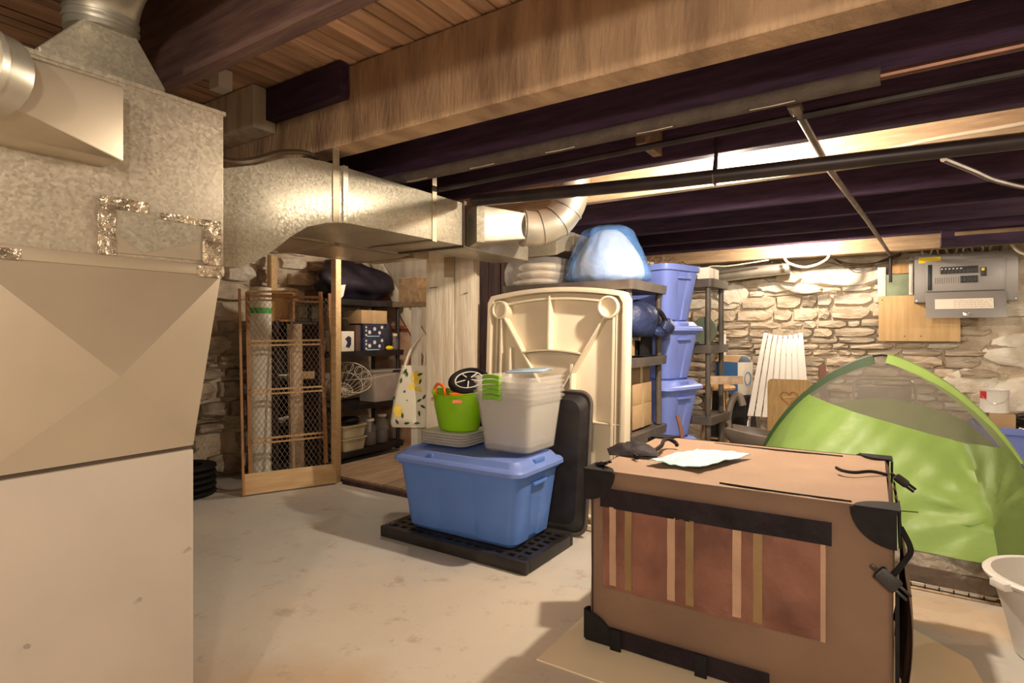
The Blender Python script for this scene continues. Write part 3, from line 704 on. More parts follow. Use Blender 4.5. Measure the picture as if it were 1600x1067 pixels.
# ---- nested clear bins with green handles
names = ['bottom', 'second from bottom', 'middle', 'second from top', 'top']
for i in range(5):
    z0 = .5125+i*.027
    t = thing('clear_bin', '%s clear plastic bin of the nested stack with green handles' % names[i], 'storage bin', (-1.735, 2.70, z0), R(0), 'nested clear bins on the blue tote')
    Lb, Wb, Hb = .36, .37, .295
    def g(k, z, e=0): return rr(Lb-.060*(1-k)-e, Wb-.060*(1-k)-e, .045, 5, z)
    b = MB(); b.loft([g(0, 0, .02), g(0, .008), g(.5, Hb*.5), g(.9, Hb-.03), g(.9, Hb-.03, -.012), g(1, Hb-.012, -.012), g(1, Hb-.010, -.026), g(1, Hb, -.028), g(1, Hb, -.002), g(.5, Hb*.5, .004), g(0, .012, .004)], True, True)
    b.build('bin_body', 'clear', t, smooth=32)
    c = MB(); n_ = 9
    rings = []
    for k in range(n_):
        u = -1+2*k/(n_-1); x = -.050+.056*u; dz = .008*(1-u*u)
        rings.append([(x, -Wb/2-.028, Hb-.016+dz), (x, -Wb/2-.004, Hb-.012+dz), (x, -Wb/2-.004, Hb+.004+dz), (x, -Wb/2-.024, Hb+.006+dz)])
    c.loft(rings); c.build('green_handle', 'greenH', t, bevel=.003)
gl = MB(); gl.box(-.13, -.14, .002, .14, .12, .10); tag(gl.build('folded_insert', mat('grey_film_sheet', (.42, .38, .36), .5, alpha=.5), loc=(-1.735, 2.705, .632), bevel=.01), 'grey folded sheet inside the nested clear bins', 'sheet')
tag(MB().loft([rr(.22, .20, .03, 4, 0), rr(.225, .205, .03, 4, .006), rr(.21, .19, .03, 4, .012)]).build('plastic_cover', mat('pale_blue_plastic', (.30, .42, .55), .4), loc=(-1.70, 2.74, .934), rot=(R(2), R(-3), R(12))), 'flat pale blue cover lying across the top clear bin', 'cover')

# ---- big black tray leaning behind the tote
tr_ = thing('black_tray', 'large black rounded plastic tray leaning behind the blue tote', 'tray', (-1.445, 2.875, .012), rot=(R(-6.5), 0, R(2)))
b = MB()
def trr(w, h, r, y, e=0): return [(p[0]-.24, y, p[1]+.405) for p in rr(w-e, h-e, r, 6)]
b.loft([trr(.50, .80, .07, .035), trr(.50, .80, .07, .028), trr(.50, .80, .07, .028, .03), trr(.50, .80, .07, -.004, .10), trr(.50, .80, .07, -.004, .2)], False, True)
b.build('tray_body', 'blackp', tr_, smooth=30, solid=.004)
b = MB(); b.tube([(p[0]-.24, .034, p[1]+.405) for p in rr(.505, .80, .07, 6)], .012, 8, closed=True); b.build('tray_rim', 'greyp', tr_)

# ================================================================== CREAM MOULDED PANEL
pw, ph = .965, 1.425
cp = thing('moulded_panel', 'large cream moulded plastic panel with ribs and two round sockets leaning upright', 'panel', (-1.742, 3.06, .004), rot=(R(-2.6), 0, R(1)))
def topz(x): return ph-.045*(abs(x)/(pw/2))**2
n_ = 16
outl = [(-pw/2+.02, 0), (pw/2-.02, 0)]+[(pw/2, .05)]+[(pw/2-(.0)*k, lerp(.05, topz(pw/2)-.04, 1)) for k in (0,)]+[(lerp(pw/2-.025, -pw/2+.025, k/n_), topz(lerp(pw/2-.025, -pw/2+.025, k/n_))) for k in range(n_+1)]+[(-pw/2, topz(pw/2)-.04), (-pw/2, .05)]
def F(u, v, w): return (u, w, v)
b = MB(); b.prism(outl, .030, .044, F); b.build('back_sheet', 'cream', cp, bevel=.003)
def scaled(poly, e):
    cx, cz = 0, ph/2
    return [(p[0]*(1-2*e/pw), cz+(p[1]-cz)*(1-2*e/ph)) for p in poly]
def frame(b, poly, e0, e1, y0, y1):
    o = scaled(poly, e0); i = scaled(poly, e1)
    b.loft([[F(u, v, y1) for u, v in o], [F(u, v, y0) for u, v in o], [F(u, v, y0) for u, v in i], [F(u, v, y1) for u, v in i]], False, False)
b = MB(); frame(b, outl, 0, .028, -.042, .035); b.build('outer_lip', 'cream', cp, bevel=.004, smooth=35)
b = MB(); frame(b, outl, .060, .072, -.022, .035); b.build('inner_rib', 'cream', cp, smooth=35)
def rib(p0, p1, t=.009, y0=-.030, nm='rib'):
    b = MB(); d = Vector((p1[0]-p0[0], p1[1]-p0[1])).normalized(); nrm = Vector((-d.y, d.x))*t/2
    poly = [(p0[0]+nrm.x, p0[1]+nrm.y), (p0[0]-nrm.x, p0[1]-nrm.y), (p1[0]-nrm.x, p1[1]-nrm.y), (p1[0]+nrm.x, p1[1]+nrm.y)]
    b.prism(poly, y0, .034, F); b.build(nm, 'cream', cp)
cz_ = ph-.13
for s_, cx_ in ((-1, -pw/2+.095), (1, pw/2-.115)):
    b = MB(); rr_ = .056 if s_ > 0 else .050; n_ = 26
    o = [[(cx_+r_*cos(2*pi*k/n_), y_, cz_+r_*sin(2*pi*k/n_)) for k in range(n_)] for r_, y_ in ((rr_+.012, .034), (rr_+.010, -.045), (rr_, -.048), (rr_*.96, -.020))]
    b.loft(o, False, True); b.build('round_socket', 'cream', cp, smooth=40)
rib((-pw/2+.12, cz_-.05), (.02, .66), .010); rib((pw/2-.14, cz_-.05), (-.02, .66), .010)
rib((-.03, ph-.05), (-.03, cz_-.26), .010); rib((-.075, .70), (-.075, .30)); rib((.13, .96), (.13, .03), .012); rib((pw/2-.085, cz_-.05), (pw/2-.085, .03), .011)
rib((-pw/2+.10, cz_-.05), (-pw/2+.10, .03), .011); rib((-pw/2+.17, 1.05), (-pw/2+.17, .03), .011)
rib((.13, .62), (pw/2-.03, .62), .007, -.02)
for k in range(8):
    x0 = lerp(-.23, .20, k/8); x1 = lerp(-.23, .20, (k+1)/8); f = lambda x: cz_-.275+.020*(1-((x+.015)/.215)**2)
    rib((x0, f(x0)), (x1+.001, f(x1)), .009)
b = MB(); b.prism([(-.21, cz_-.285), (.18, cz_-.285), (.02, .66), (-.02, .66)], .006, .012, F); b.build('pressed_funnel', 'cream', cp)

# ================================================================== RESIN SHELF UNITS
def shelf_unit(label, loc, rz, L, Wd, levels, m, pr=.020, lip=.055, cat='shelf unit', deck=True, npost=4):
    """origin at floor, unit spans x -L..0 (local), y 0..Wd"""
    t = thing('shelf_unit', label, cat, loc, rz)
    for i, zl in enumerate(levels):
        b = MB(); b.loft([[(p[0]-L/2, p[1]+Wd/2, zl-lip) for p in rr(L-.01, Wd-.01, .03, 4)], [(p[0]-L/2, p[1]+Wd/2, zl) for p in rr(L, Wd, .03, 4)],
                          [(p[0]-L/2, p[1]+Wd/2, zl) for p in rr(L-.04, Wd-.04, .02, 4)], [(p[0]-L/2, p[1]+Wd/2, zl-.008) for p in rr(L-.05, Wd-.05, .02, 4)]], True, True)
        b.build('shelf', m, t, smooth=30)
        z0 = levels[i-1] if i else 0
        if zl-lip-z0 > .02:
            for sx in (-L+.05, -.05):
                for sy in (.05, Wd-.05):
                    b = MB(); b.tube([(sx, sy, z0 if i else 0), (sx, sy, zl-lip+.002)], pr, 14); b.build('post', m, t)
    return t
shelf_unit('dark grey resin shelf unit behind the cream moulded panel', (-1.255, 3.17, 0), 0, .93, .62, (.08, .545, 1.00, 1.462), 'greyp')
shelf_unit('dark resin shelf unit between the stacked blue totes and the stone wall', (-1.10, 4.32, 0), R(-3), .46, .42, (.08, .53, 1.06, 1.55), 'greyp', lip=.06)
# contents of the first unit
def carton(label, x0, y0, z0, x1, y1, z1, m='card', name='cardboard_box', flaps=True, group=None, rz=0):
    cx, cy = (x0+x1)/2, (y0+y1)/2; w, d, h = x1-x0, y1-y0, z1-z0
    t = thing(name, label, 'box', (cx, cy, z0), rz, group)
    MB().box(-w/2, -d/2, 0, w/2, d/2, h).build('carton', m, t, bevel=.004)
    MB().box(-.001*0-w/2-.0008, -.02, h*.0, w/2+.0008, .02, h+.0008).build('packing_tape', mat('tape_film', (.58, .42, .25), .3), t)
    return t
carton('lowest tan cardboard box on the bottom level of the grey shelf unit', -1.66, 3.34, .085, -1.33, 3.70, .30)
carton('upper tan cardboard box on the bottom level of the grey shelf unit', -1.66, 3.34, .301, -1.33, 3.70, .49)
carton('lower tan cardboard box on the middle level of the grey shelf unit', -1.64, 3.36, .550, -1.33, 3.68, .70)
carton('tan cardboard box stacked on another on the middle grey shelf level', -1.64, 3.36, .701, -1.33, 3.68, .83)
carton('brown cardboard box just under the third level of the grey shelf unit', -1.66, 3.36, .831, -1.34, 3.68, .935, m=mat('brown_carton', (.27, .17, .10), .8))
carton('small tan carton beside the dark crate under the navy bag', -1.62, 3.30, 1.006, -1.36, 3.46, 1.10)
ck = thing('slatted_crate', 'small black slatted crate under the navy bag on the grey shelf', 'crate', (-1.44, 3.60, 1.0))
for i in range(7): MB().box(-.11+i*.034, -.095, 0, -.095+i*.034, .095, .12).build('slat', 'rubber', ck)
MB().box(-.115, -.1, 0, .125, .1, .006).build('crate_floor', 'rubber', ck)
def lumpy(nm, m, loc, r, sd, amp=.12, rz=0, parent=None, nu=24, nv=14, fq=3, flat=True):
    rdm = random.Random(sd); ph_ = [rdm.uniform(0, 6) for _ in range(6)]
    def fn(d):
        k = 1+amp*(sin(d.x*fq+ph_[0])*sin(d.y*fq+ph_[1])+.6*sin(d.z*fq*1.6+ph_[2]+d.x*4)+.4*sin(d.y*fq*3+ph_[3]+d.z*5))
        return k
    b = MB(); b.sphere((0, 0, 0), r, nu, nv, fn)
    zm = -r[2]*.82
    if flat: b.v = [(p[0], p[1], max(p[2], zm)-zm) for p in b.v]
    return b.build(nm, m, parent, loc=loc, rot=(0, 0, rz), smooth=60)
nb = thing('navy_bag', 'navy nylon bag with strap bulging from the grey shelf unit', 'bag', (-1.37, 3.50, 1.125))
lumpy('bag_body', 'navyb', (0, 0, 0), (.135, .20, .125), 3, .07, 0, nb)
lumpy('folded_strap', 'navyb', (.135, .20, .02), (.05, .13, .055), 5, .12, .3, nb)
lumpy('folded_strap', 'navyb', (.13, .10, .0), (.035, .09, .035), 6, .12, -.3, nb)
MB().tube(spline([(.06, .02, .18), (.13, .08, .16), (.15, .14, .08), (.13, .16, .03)], 5), .016, 8).build('strap', 'rubber', nb)
carton('flat dark carton carrying the navy bag on the grey shelf', -1.64, 3.30, 1.101, -1.34, 3.70, 1.124, m=mat('dark_carton', (.16, .11, .08), .8))
# bags on top of the unit
bd = thing('bagged_blanket', 'beige folded blanket in a clear zip bag above the cream panel', 'bag', (-2.045, 3.46, 1.463))
for i in range(3): lumpy('blanket_fold', 'linen', (.01*i-.01, 0, .005+i*.052), (.185-.012*i, .17, .034), 20+i, .06, 0, bd)
b = MB(); b.loft([rr(.40, .36, .07, 5, .0), rr(.435, .39, .07, 5, .05), rr(.43, .385, .07, 5, .12), rr(.39, .33, .08, 5, .185), rr(.28, .2, .06, 5, .205)]); 
b.v = [(p[0]+.008*nz(p[1]*9, p[2]*15), p[1]+.008*nz(p[0]*9, p[2]*14), p[2]+(.012*nz(p[0]*8, p[1]*8) if p[2] > .1 else 0)) for p in b.v]; b.build('clear_bag', 'film', bd, smooth=50)
bb = thing('blue_plastic_bag', 'white bundle inside a translucent blue plastic bag on top of the grey shelf', 'bag', (-1.55, 3.47, 1.463))
def bagring(a, b_, z, n=36, amp=.05, sd=0): return [(a*cos(2*pi*k/n)*(1+amp*sin(7*2*pi*k/n+sd)+amp*.6*sin(11*2*pi*k/n+sd*2)), b_*sin(2*pi*k/n)*(1+amp*sin(7*2*pi*k/n+sd)), z) for k in range(n)]
def crumple(prof, amp, sd, n=84, m=40):
    """draped bag: prof = [(rx, ry, z)]; vertical pleats that gather at the neck and fine crumples"""
    P = spline([Vector(p) for p in prof], m//(len(prof)-1)); rings = []; zt = prof[-1][2]
    for p in P:
        ring = []; g = (p.z/zt)
        for k in range(n):
            a = 2*pi*k/n
            w = 1+amp*(.5+.8*g)*(sin(5*a+sd+2*g)+.6*sin(9*a-sd*2+3*g)+.45*sin(15*a+sd*3-2*g))+.35*amp*nz(a*3+sd, p.z*22)
            ring.append((p.x*cos(a)*w, p.y*sin(a)*w, max(0.001, p.z+.25*amp*p.x*nz(a*2, p.z*9+sd)*(1 if .02 < p.z else 0))))
        rings.append(ring)
    b = MB(); b.loft(rings); return b
crumple([(.19, .18, .004), (.235, .21, .05), (.215, .195, .15), (.15, .14, .26), (.10, .095, .325), (.06, .05, .35)], .025, .4).build('white_bundle', 'whitebag', bb, smooth=60)
crumple([(.24, .22, .002), (.285, .245, .04), (.255, .225, .15), (.20, .18, .27), (.165, .14, .345), (.105, .08, .375)], .040, 1.7).build('blue_film', 'bluebag', bb, smooth=60)
# ---- stack of periwinkle totes
c0 = Vector((-1.42, 4.02)); rz_ = R(-33)
lab = ['blue tote at the bottom of the stack, mostly hidden behind the brown crate', 'third blue lidded tote down the stack beside the grey shelf', 'middle blue lidded tote of the stack beside the grey shelf', 'open blue tote holding dry twigs on top of the stack']
zz = 0.0
for i in range(4):
    H_ = (.37, .375, .375, .40)[i]
    make_tote(lab[i], (-1.468, 4.095, zz), R(-18), L=.54, Wd=.40, H=H_, m='blue2', ml='blue2L', lid=i < 3, group='blue totes stacked beside the grey shelf', taper=.055)
    zz += H_+(.034 if i < 3 else 0)
tw = thing('twig_bundle', 'dry tangled twigs filling the open blue tote', 'twigs', (-1.468, 4.095, zz-.12), R(-18), kind='stuff')
rd = random.Random(9); b = MB()
for i in range(90):
    x, y = rd.uniform(-.2, .2), rd.uniform(-.14, .14); a = rd.uniform(0, 2*pi); l = rd.uniform(.05, .13)
    p0 = Vector((x, y, rd.uniform(.08, .15))); p2 = p0+Vector((l*cos(a), l*sin(a)*.6, rd.uniform(-.02, .07))); 
    p2.x = max(-.23, min(.23, p2.x)); p2.y = max(-.16, min(.16, p2.y))
    b.tube([p0, (p0+p2)/2+Vector((rd.uniform(-.02, .02), rd.uniform(-.02, .02), rd.uniform(0, .03))), p2], .004, 5)
for i in range(6): b.bar((-.2+i*.08, -.1, .0), (-.2+i*.08, .1, .07), .02, .02)
b.build('twigs', 'branch', tw)['kind'] = 'stuff'
# long pale board leaning above the totes
tag(MB().bar((-1.92, 4.15, 1.72), (-1.62, 4.95, 1.70), .30, .025).build('pale_board', 'whitep', bevel=.002), 'pale board lying level above the stacked blue totes', 'board')
tag(MB().bar((-2.02, 4.7, 0.0), (-1.86, 4.9, 1.69), .05, .05).build('prop_post', 'boardD'), 'dark prop under the pale board behind the totes', 'post')

# contents of the second unit
carton('small pale carton on top of the far resin shelf unit', -1.46, 4.38, 1.553, -1.14, 4.66, 1.64, m='paper', name='pale_carton')
gd = MB(); gd.tube([(0, 0, 0), (0, .02, 0)], [.105, .10], 26); tag(gd.build('green_disc', 'greenD', loc=(-1.20, 4.46, 1.062+.106), rot=(0, 0, R(-20))), 'round dull green disc standing on the far resin shelf', 'disc')
tag(MB().bar((-1.13, 4.36, .80), (-.93, 4.50, .80), .02, .06, up=(0, 0, 1)).build('stub_plank', 'plank', bevel=.002), 'short pale plank end sticking out through the far resin shelf', 'plank')
tag(MB().box(-.13, -.12, 0, .10, .12, .20).build('paper_stack', 'paper', loc=(-.99, 4.10, .0), bevel=.003), 'white paper pack on the floor beside the stacked blue totes', 'paper')
for i in range(3):
    tag(MB().box(-.12+.01*i, -.12, 0, .10, .11, .052).build('white_book', 'paper', loc=(-.99, 4.10, .201+i*.053), rot=(0, 0, R(4*i-4)), bevel=.003), ['lowest white book on the paper pack beside the blue totes', 'middle white book on the paper pack beside the blue totes', 'top white book on the paper pack beside the blue totes'][i], 'book', 'white books beside the blue totes')
hp = MB(); hp.tube(spline([(-1.19, 3.88, .02), (-1.165, 3.84, .10), (-1.15, 3.81, .30), (-1.175, 3.81, .50), (-1.20, 3.81, .60)], 6), .014, 8)
tag(hp.build('brown_hose', mat('brown_rubber', (.22, .10, .07), .5)), 'brown hose curving beside the foot of the blue totes', 'hose')

# ================================================================== POST, STUDS, ALCOVE
po = thing('support_post', 'thick whitewashed wooden post standing under the duct', 'post', (-2.455, 2.99, .043), R(24))
MB().box(-.155, -.095, 0, .035, .095, 1.86).build('post_timber', 'whitep', po, bevel=.008)
MB().box(.038, -.085, 0, .165, .09, 1.86).build('post_timber', 'whitep', po, bevel=.006)
for (x, z_, w) in ((-.13, 1.40, .055), (.10, 1.36, .03)): MB().bar((x, -.0975, z_), (x+w, -.0985, z_+.006), .004, .004).build('nail', 'pipeB', po)
MB().box(-.03, -.100, 1.47, .034, -.0955, 1.60).build('dark_patch', mat('patch_brown', (.38, .28, .17), .8), po)  # small darker brown patch high on the left timber
sd_ = thing('white_stud', 'narrow white painted stud with a wooden block on top beside the post', 'stud', (-2.755, 2.96, .0))
MB().box(-.03, -.02, 0, .03, .02, 1.33).build('stud', 'whites', sd_, bevel=.003)
MB().box(-.12, -.05, 1.36, .06, .06, 1.53).build('block', mat('raw_osb', (.66, .48, .30), .8, scale=30, col2=(.46, .30, .17)), sd_, bevel=.003)
MB().box(-.16, -.07, 1.33, .06, .06, 1.36).build('ledge', 'plank', sd_, bevel=.003)
# light studs of the alcove frame
tag(MB().box(-.02, -.045, .0, .02, .045, 1.88).build('wall_stud', 'pineP', loc=(-3.57, 2.945, 0), rot=(0, 0, R(25)), bevel=.003), 'full height raw pine stud at the right edge of the wire mesh gate', 'stud')
tag(MB().box(-.02, -.045, .0, .02, .045, 1.80).build('wall_stud', 'pineP', loc=(-4.36, 2.93, 0), rot=(0, 0, R(25)), bevel=.003), 'raw pine stud behind the wire mesh gate against the stone wall', 'stud')

# ---- wire mesh gate leaning on the studs
gt = thing('mesh_gate', 'wooden framed diamond wire mesh gate leaning beside the furnace', 'gate', (-3.815, 2.33, .004), rot=(R(-5.5), 0, R(65.5)))
GW, GH = .655, 1.47
def gbar(x0, z0, x1, z1, w, y0=-.012, y1=.012, m='gatew', nm='stile'):
    b = MB(); d = Vector((x1-x0, z1-z0)).normalized(); n = Vector((-d.y, d.x))*w/2
    b.prism([(x0+n.x, z0+n.y), (x0-n.x, z0-n.y), (x1-n.x, z1-n.y), (x1+n.x, z1+n.y)], y0, y1, lambda u, v, w_: (u, w_, v)); return b.build(nm, m, gt)
gbar(.006, 0, -.004, 1.47, .016, -.022, .004); gbar(.055, .02, .050, 1.45, .026); gbar(GW-.075, .16, GW-.085, 1.47, .026); gbar(GW-.012, 0, GW-.015, 1.46, .024)
gbar(.04, 1.425, GW-.08, 1.425, .016, nm='rail'); gbar(.04, 1.395, GW-.08, 1.39, .010, nm='rail', m='pine')
for z_ in (1.09, .735, .385):
    gbar(.04, z_, GW-.06, z_+.005, .014, nm='rail', m='pine'); gbar(.04, z_-.032, GW-.06, z_-.027, .012, nm='rail', m='pine')
gbar(.35, .15, .355, 1.42, .018, .004, .016, nm='centre_stile', m='plank')
gbar(.05, 1.452, .40, 1.468, .014, nm='rail', m='pine')
b = MB(); b.box(.014, -.020, .004, GW-.004, -.008, .150); b.build('kick_board', 'pineP', gt, bevel=.003)
# woven diamonds
b = MB(); st_ = .034; zb, zt = .15, 1.42; xa, xb = .045, GW-.02
def clipdiag(c, sgn):
    # line x = c + sgn*.62*(z-zb)
    k = .62*sgn; za, zc = zb, zt
    pts = []
    def xz(z): return c+k*(z-zb)
    zs = sorted([zb, zt]+[zb+(xa-c)/k, zb+(xb-c)/k])
    lo = max(zb, min(zb+(xa-c)/k, zb+(xb-c)/k)); hi = min(zt, max(zb+(xa-c)/k, zb+(xb-c)/k))
    if hi-lo > .01: b.tube([(xz(lo), .014*0-.014+.002*sgn, lo), (xz(hi), -.014+.002*sgn, hi)], .0013, 4)
c = xa-.9
while c < xb+.9:
    clipdiag(c, 1); clipdiag(c, -1); c += st_
wm = b.build('wire_mesh', 'wire', gt); wm['kind'] = 'stuff'
# ---- stacked tyres behind the furnace
for i in range(5):
    n_ = 30; b = MB(); b.loft([[(r_*cos(2*pi*k/n_), r_*sin(2*pi*k/n_), z_) for k in range(n_)] for r_, z_ in ((.10, .008), (.15, .002), (.185, .012), (.19, .022), (.185, .034), (.15, .043), (.10, .037))], False, False, True)
    b.f = b.f[:-0] if False else b.f
    tag(b.build('rubber_ring', 'rubber', loc=(-4.17, 2.13, i*.0445), smooth=50), ['lowest black rubber ring of the pile by the stone wall', 'second lowest black rubber ring of the pile by the stone wall', 'middle black rubber ring of the pile by the stone wall', 'second highest black rubber ring of the pile by the stone wall', 'top black rubber ring of the pile by the stone wall'][i], 'ring', 'black rubber rings by the stone wall')
# ---- white roll behind the gate
rl = thing('white_roll', 'tall white roll with green tape standing behind the mesh gate', 'roll', (-4.13, 2.672, 0))
MB().lathe([(.06, 0), (.082, .004), (.082, 1.50), (.07, 1.505), (.02, 1.49)], 22).build('roll', 'paper', rl)
MB().lathe([(.0828, 1.30), (.0832, 1.30), (.0832, 1.345), (.0828, 1.345)], 22, c0=False, c1=False).build('green_tape', 'gtape', rl)
# ---- shelf with odds and ends behind the gate
sh0 = shelf_unit('dark shelf unit half hidden behind the wire mesh gate', (-4.02, 2.74, 0), R(90), .02, .02, (), 'blackp') if False else None
ds = thing('dark_cabinet', 'dark open cupboard behind the wire mesh gate holding pale dishes', 'cupboard', (-4.22, 2.98, 0))
MB().box(-.20, -.22, 0, .17, -.20, 1.25).build('side_panel', 'boardD', ds); MB().box(-.20, .18, 0, .17, .20, 1.25).build('side_panel', 'boardD', ds); MB().box(-.22, -.20, 0, -.20, .18, 1.25).build('back_panel', 'blackp', ds)
for z_ in (.05, .40, .75, 1.22): MB().box(-.20, -.20, z_, .15, .18, z_+.02).build('shelf', 'blackp', ds)
for i, (z_, y_, w) in enumerate(((.772, -.06, .09), (.422, .0, .08), (.422, -.12, .05), (.772, .11, .05))):
    tag(MB().lathe([(w*.5, 0), (w, .03), (w*1.02, .034), (w*.9, .03), (w*.4, .008)], 20).build('pale_dish', 'white', loc=(-4.14, 2.98+y_, z_)), ['wide pale dish on the upper cupboard shelf behind the gate', 'wide pale dish on the lower cupboard shelf behind the gate', 'small pale dish on the lower cupboard shelf behind the gate', 'small pale dish on the upper cupboard shelf behind the gate'][i], 'dish', 'pale dishes behind the gate')
tag(MB().box(-.05, -.025, 0, .05, .025, 1.22).build('grey_plank', 'plank', loc=(-3.93, 2.86, 0), rot=(0, R(-1), R(75))), 'grey weathered plank standing upright behind the mesh gate', 'plank')
tb = thing('wooden_tray', 'small open wooden box standing on the cupboard behind the mesh gate', 'box', (-4.10, 2.82, 1.24), R(60))
b = MB(); b.box(-.11, -.05, 0, -.095, .05, .24); b.build('side', 'gatew', tb); b = MB(); b.box(.095, -.05, 0, .11, .05, .24); b.build('side', 'gatew', tb)
b = MB(); b.box(-.095, -.05, 0, .095, .05, .015); b.build('side', 'gatew', tb); b = MB(); b.box(-.095, -.05, .225, .095, .05, .24); b.build('side', 'pine', tb); b = MB(); b.box(-.095, .035, .015, .095, .045, .225); b.build('bottom', 'pine', tb)
for i in range(2):
    tag(MB().box(-.05, -.008, 0, .05, .008, .06).build('tan_card', 'card', loc=(-4.03, 2.90+i*.14, .772), rot=(0, 0, R(75))), ['tan card tag nearer the white roll behind the gate', 'tan card tag nearer the pine stud behind the gate'][i], 'card')

# ---- alcove shelf unit
ALX = -3.93
als = shelf_unit('black plastic shelf unit full of jars and boxes in the alcove', (ALX, 3.22, .043), 0, .44, .85, (.075, .475, .945, 1.40), 'blackp', pr=.018, lip=.05)
def jar(label, loc, r, h, lidm='paper'):
    t = thing('glass_jar', label, 'jar', loc)
    MB().lathe([(r*.9, 0), (r, .01), (r, h*.68), (r*.82, h*.82), (r*.62, h*.9), (r*.62, h)], 22, c1=False).build('jar_glass', 'glass', t, smooth=50)
    MB().lathe([(r*.68, h), (r*.70, h+.003), (r*.70, h+.02), (r*.64, h+.024)], 22).build('jar_lid', lidm, t)
    MB().lathe([(r*.85, .006), (r*.9, .012), (r*.9, h*.5), (r*.6, h*.52)], 16).build('contents', mat('dark_preserve', (.10, .07, .055), .5), t)
    return t
z0 = .119
jar('shorter glass jar on the bottom alcove shelf beside the cream tubs', (-4.02, 3.70, z0), .062, .22); jar('tall glass jar with pale lid on the bottom alcove shelf', (-4.03, 3.86, z0), .064, .245)
for i in range(2):
    b = MB(); b.loft([rr(.18, .24, .03, 4, 0), rr(.21, .27, .035, 4, .10), rr(.23, .29, .035, 4, .102), rr(.23, .29, .035, 4, .110), rr(.205, .265, .03, 4, .11), rr(.18, .24, .03, 4, .02)])
    tag(b.build('cream_tub', mat('cream_tub_plastic', (.62, .55, .36), .5), loc=(-4.04, 3.46, z0+i*.1115), smooth=32), ['lower cream plastic tub on the bottom alcove shelf', 'upper cream plastic tub on the bottom alcove shelf'][i], 'tub', 'cream tubs in the alcove')
tag(lumpy('black_cloth', 'black_t', (-4.05, 3.46, z0+.2235), (.10, .12, .035), 31, .1), 'black cloth bundle on the upper cream tub in the alcove', 'cloth')
z0 = .519
cb_ = thing('translucent_bin', 'cloudy lidded storage bin on the second alcove shelf', 'storage bin', (-4.05, 3.86, z0))
b = MB(); b.loft([rr(.22, .34, .03, 4, 0), rr(.25, .39, .035, 4, .27), rr(.27, .41, .035, 4, .272), rr(.27, .41, .035, 4, .285), rr(.2, .3, .03, 4, .288)]); b.build('bin_body', 'clear2', cb_, smooth=32)
lumpy('contents', mat('tan_clutter', (.35, .24, .16), .8, scale=14, col2=(.18, .10, .07)), (0, 0, .004), (.10, .15, .13), 40, .1, 0, cb_)
MB().box(.127, .03, .262, .137, .14, .282).build('latch', 'blackp', cb_, bevel=.003)
wb_ = thing('wire_basket', 'white scrollwork wire basket with radiating ribs on the second alcove shelf', 'basket', (-4.06, 3.43, z0+.125), rot=(0, R(52), R(-12)))
for ra, z_ in ((.075, .0), (.12, .10), (.16, .20)):
    MB().tube([(ra*cos(2*pi*k/26), ra*sin(2*pi*k/26)*1.15, z_) for k in range(26)], .0035, 5, closed=True).build('hoop', 'wicker', wb_)
for k in range(18):
    a = 2*pi*k/18; MB().tube([(.0, 0, .004), (.075*cos(a), .086*sin(a), 0), (.12*cos(a), .138*sin(a), .10), (.16*cos(a), .184*sin(a), .20)], .003, 5).build('rib', 'wicker', wb_)
for k in range(12):
    a = 2*pi*(k+.5)/12; cx, cy = .14*cos(a), .161*sin(a); tdir = Vector((-sin(a), cos(a), 0)); up = Vector((.37*cos(a), .4*sin(a), .9)).normalized()
    MB().tube([tuple(Vector((cx, cy, .15))+tdir*.032*cos(2*pi*j/14)+up*.04*sin(2*pi*j/14)) for j in range(14)], .003, 5, closed=True).build('scroll', 'wicker', wb_)
for k in range(7):
    MB().tube(spline([(.02, .02*k-.06, .19), (.05, .08+.02*k, .24), (.06, .20+.03*k, .28+.006*k)], 4), .0022, 4).build('dried_stem', 'wicker', wb_)
z0 = .989
pb = thing('picture_box', 'white box with a dark printed figure on the third alcove shelf', 'box', (-4.03, 3.37, z0))
MB().box(-.10, -.085, 0, .08, .085, .175).build('carton', 'paper', pb, bevel=.003)
MB().prism([(-.03, .04), (.01, .03), (.03, .06), (.03, .12), (.0, .135), (-.035, .11), (-.01, .08)], .0805, .082, lambda u, v, w: (w, u+.02, v)).build('printed_figure', 'pattern', pb)
MB().box(.0805, -.075, .0, .082, -.055, .175).build('printed_band', 'card', pb)
tag(MB().box(-.09, -.028, 0, .08, .028, .23).build('dark_book', mat('dark_brown_cloth', (.10, .055, .04), .7), loc=(-4.03, 3.50, z0), bevel=.003), 'tall dark brown book between the white box and the dotted cartons', 'book')
for i in range(2):
    t = thing('dotted_carton', ['lower navy carton with white dots on the third alcove shelf', 'upper navy carton with white dots on the third alcove shelf'][i], 'box', (-4.02, 3.675, z0+i*.1215), R(0), 'navy dotted cartons')
    MB().box(-.10, -.125, 0, .09, .125, .12).build('carton', 'pattern', t, bevel=.003)
    for (u, v, r_) in ((-.06, .045, .018), (.0, .075, .018), (.06, .04, .016), (.09, .09, .015), (-.10, .02, .010), (-.10, .06, .010), (-.10, .09, .010)):
        MB().prism([(u+r_*cos(2*pi*k/10), v+r_*sin(2*pi*k/10)) for k in range(10)], .0905, .092, lambda a, b_, w: (w, a, b_)).build('printed_dot', 'white', t)
    MB().box(.0905, -.09, .005, .0918, .06, .013).build('printed_line', 'maskc', t)
carton('plain tan box resting on the navy dotted cartons', -4.12, 3.53, z0+.244, -3.94, 3.84, z0+.365, name='tan_box')
tag(lumpy('dark_pouch', 'black_t', (-4.03, 3.90, z0), (.07, .07, .17), 51, .1), 'dark navy pouch slumped beside the dotted cartons', 'pouch')
ym = jar('small jar with yellow base on the third alcove shelf end', (-3.985, 3.985, z0), .034, .13, 'wicker'); 
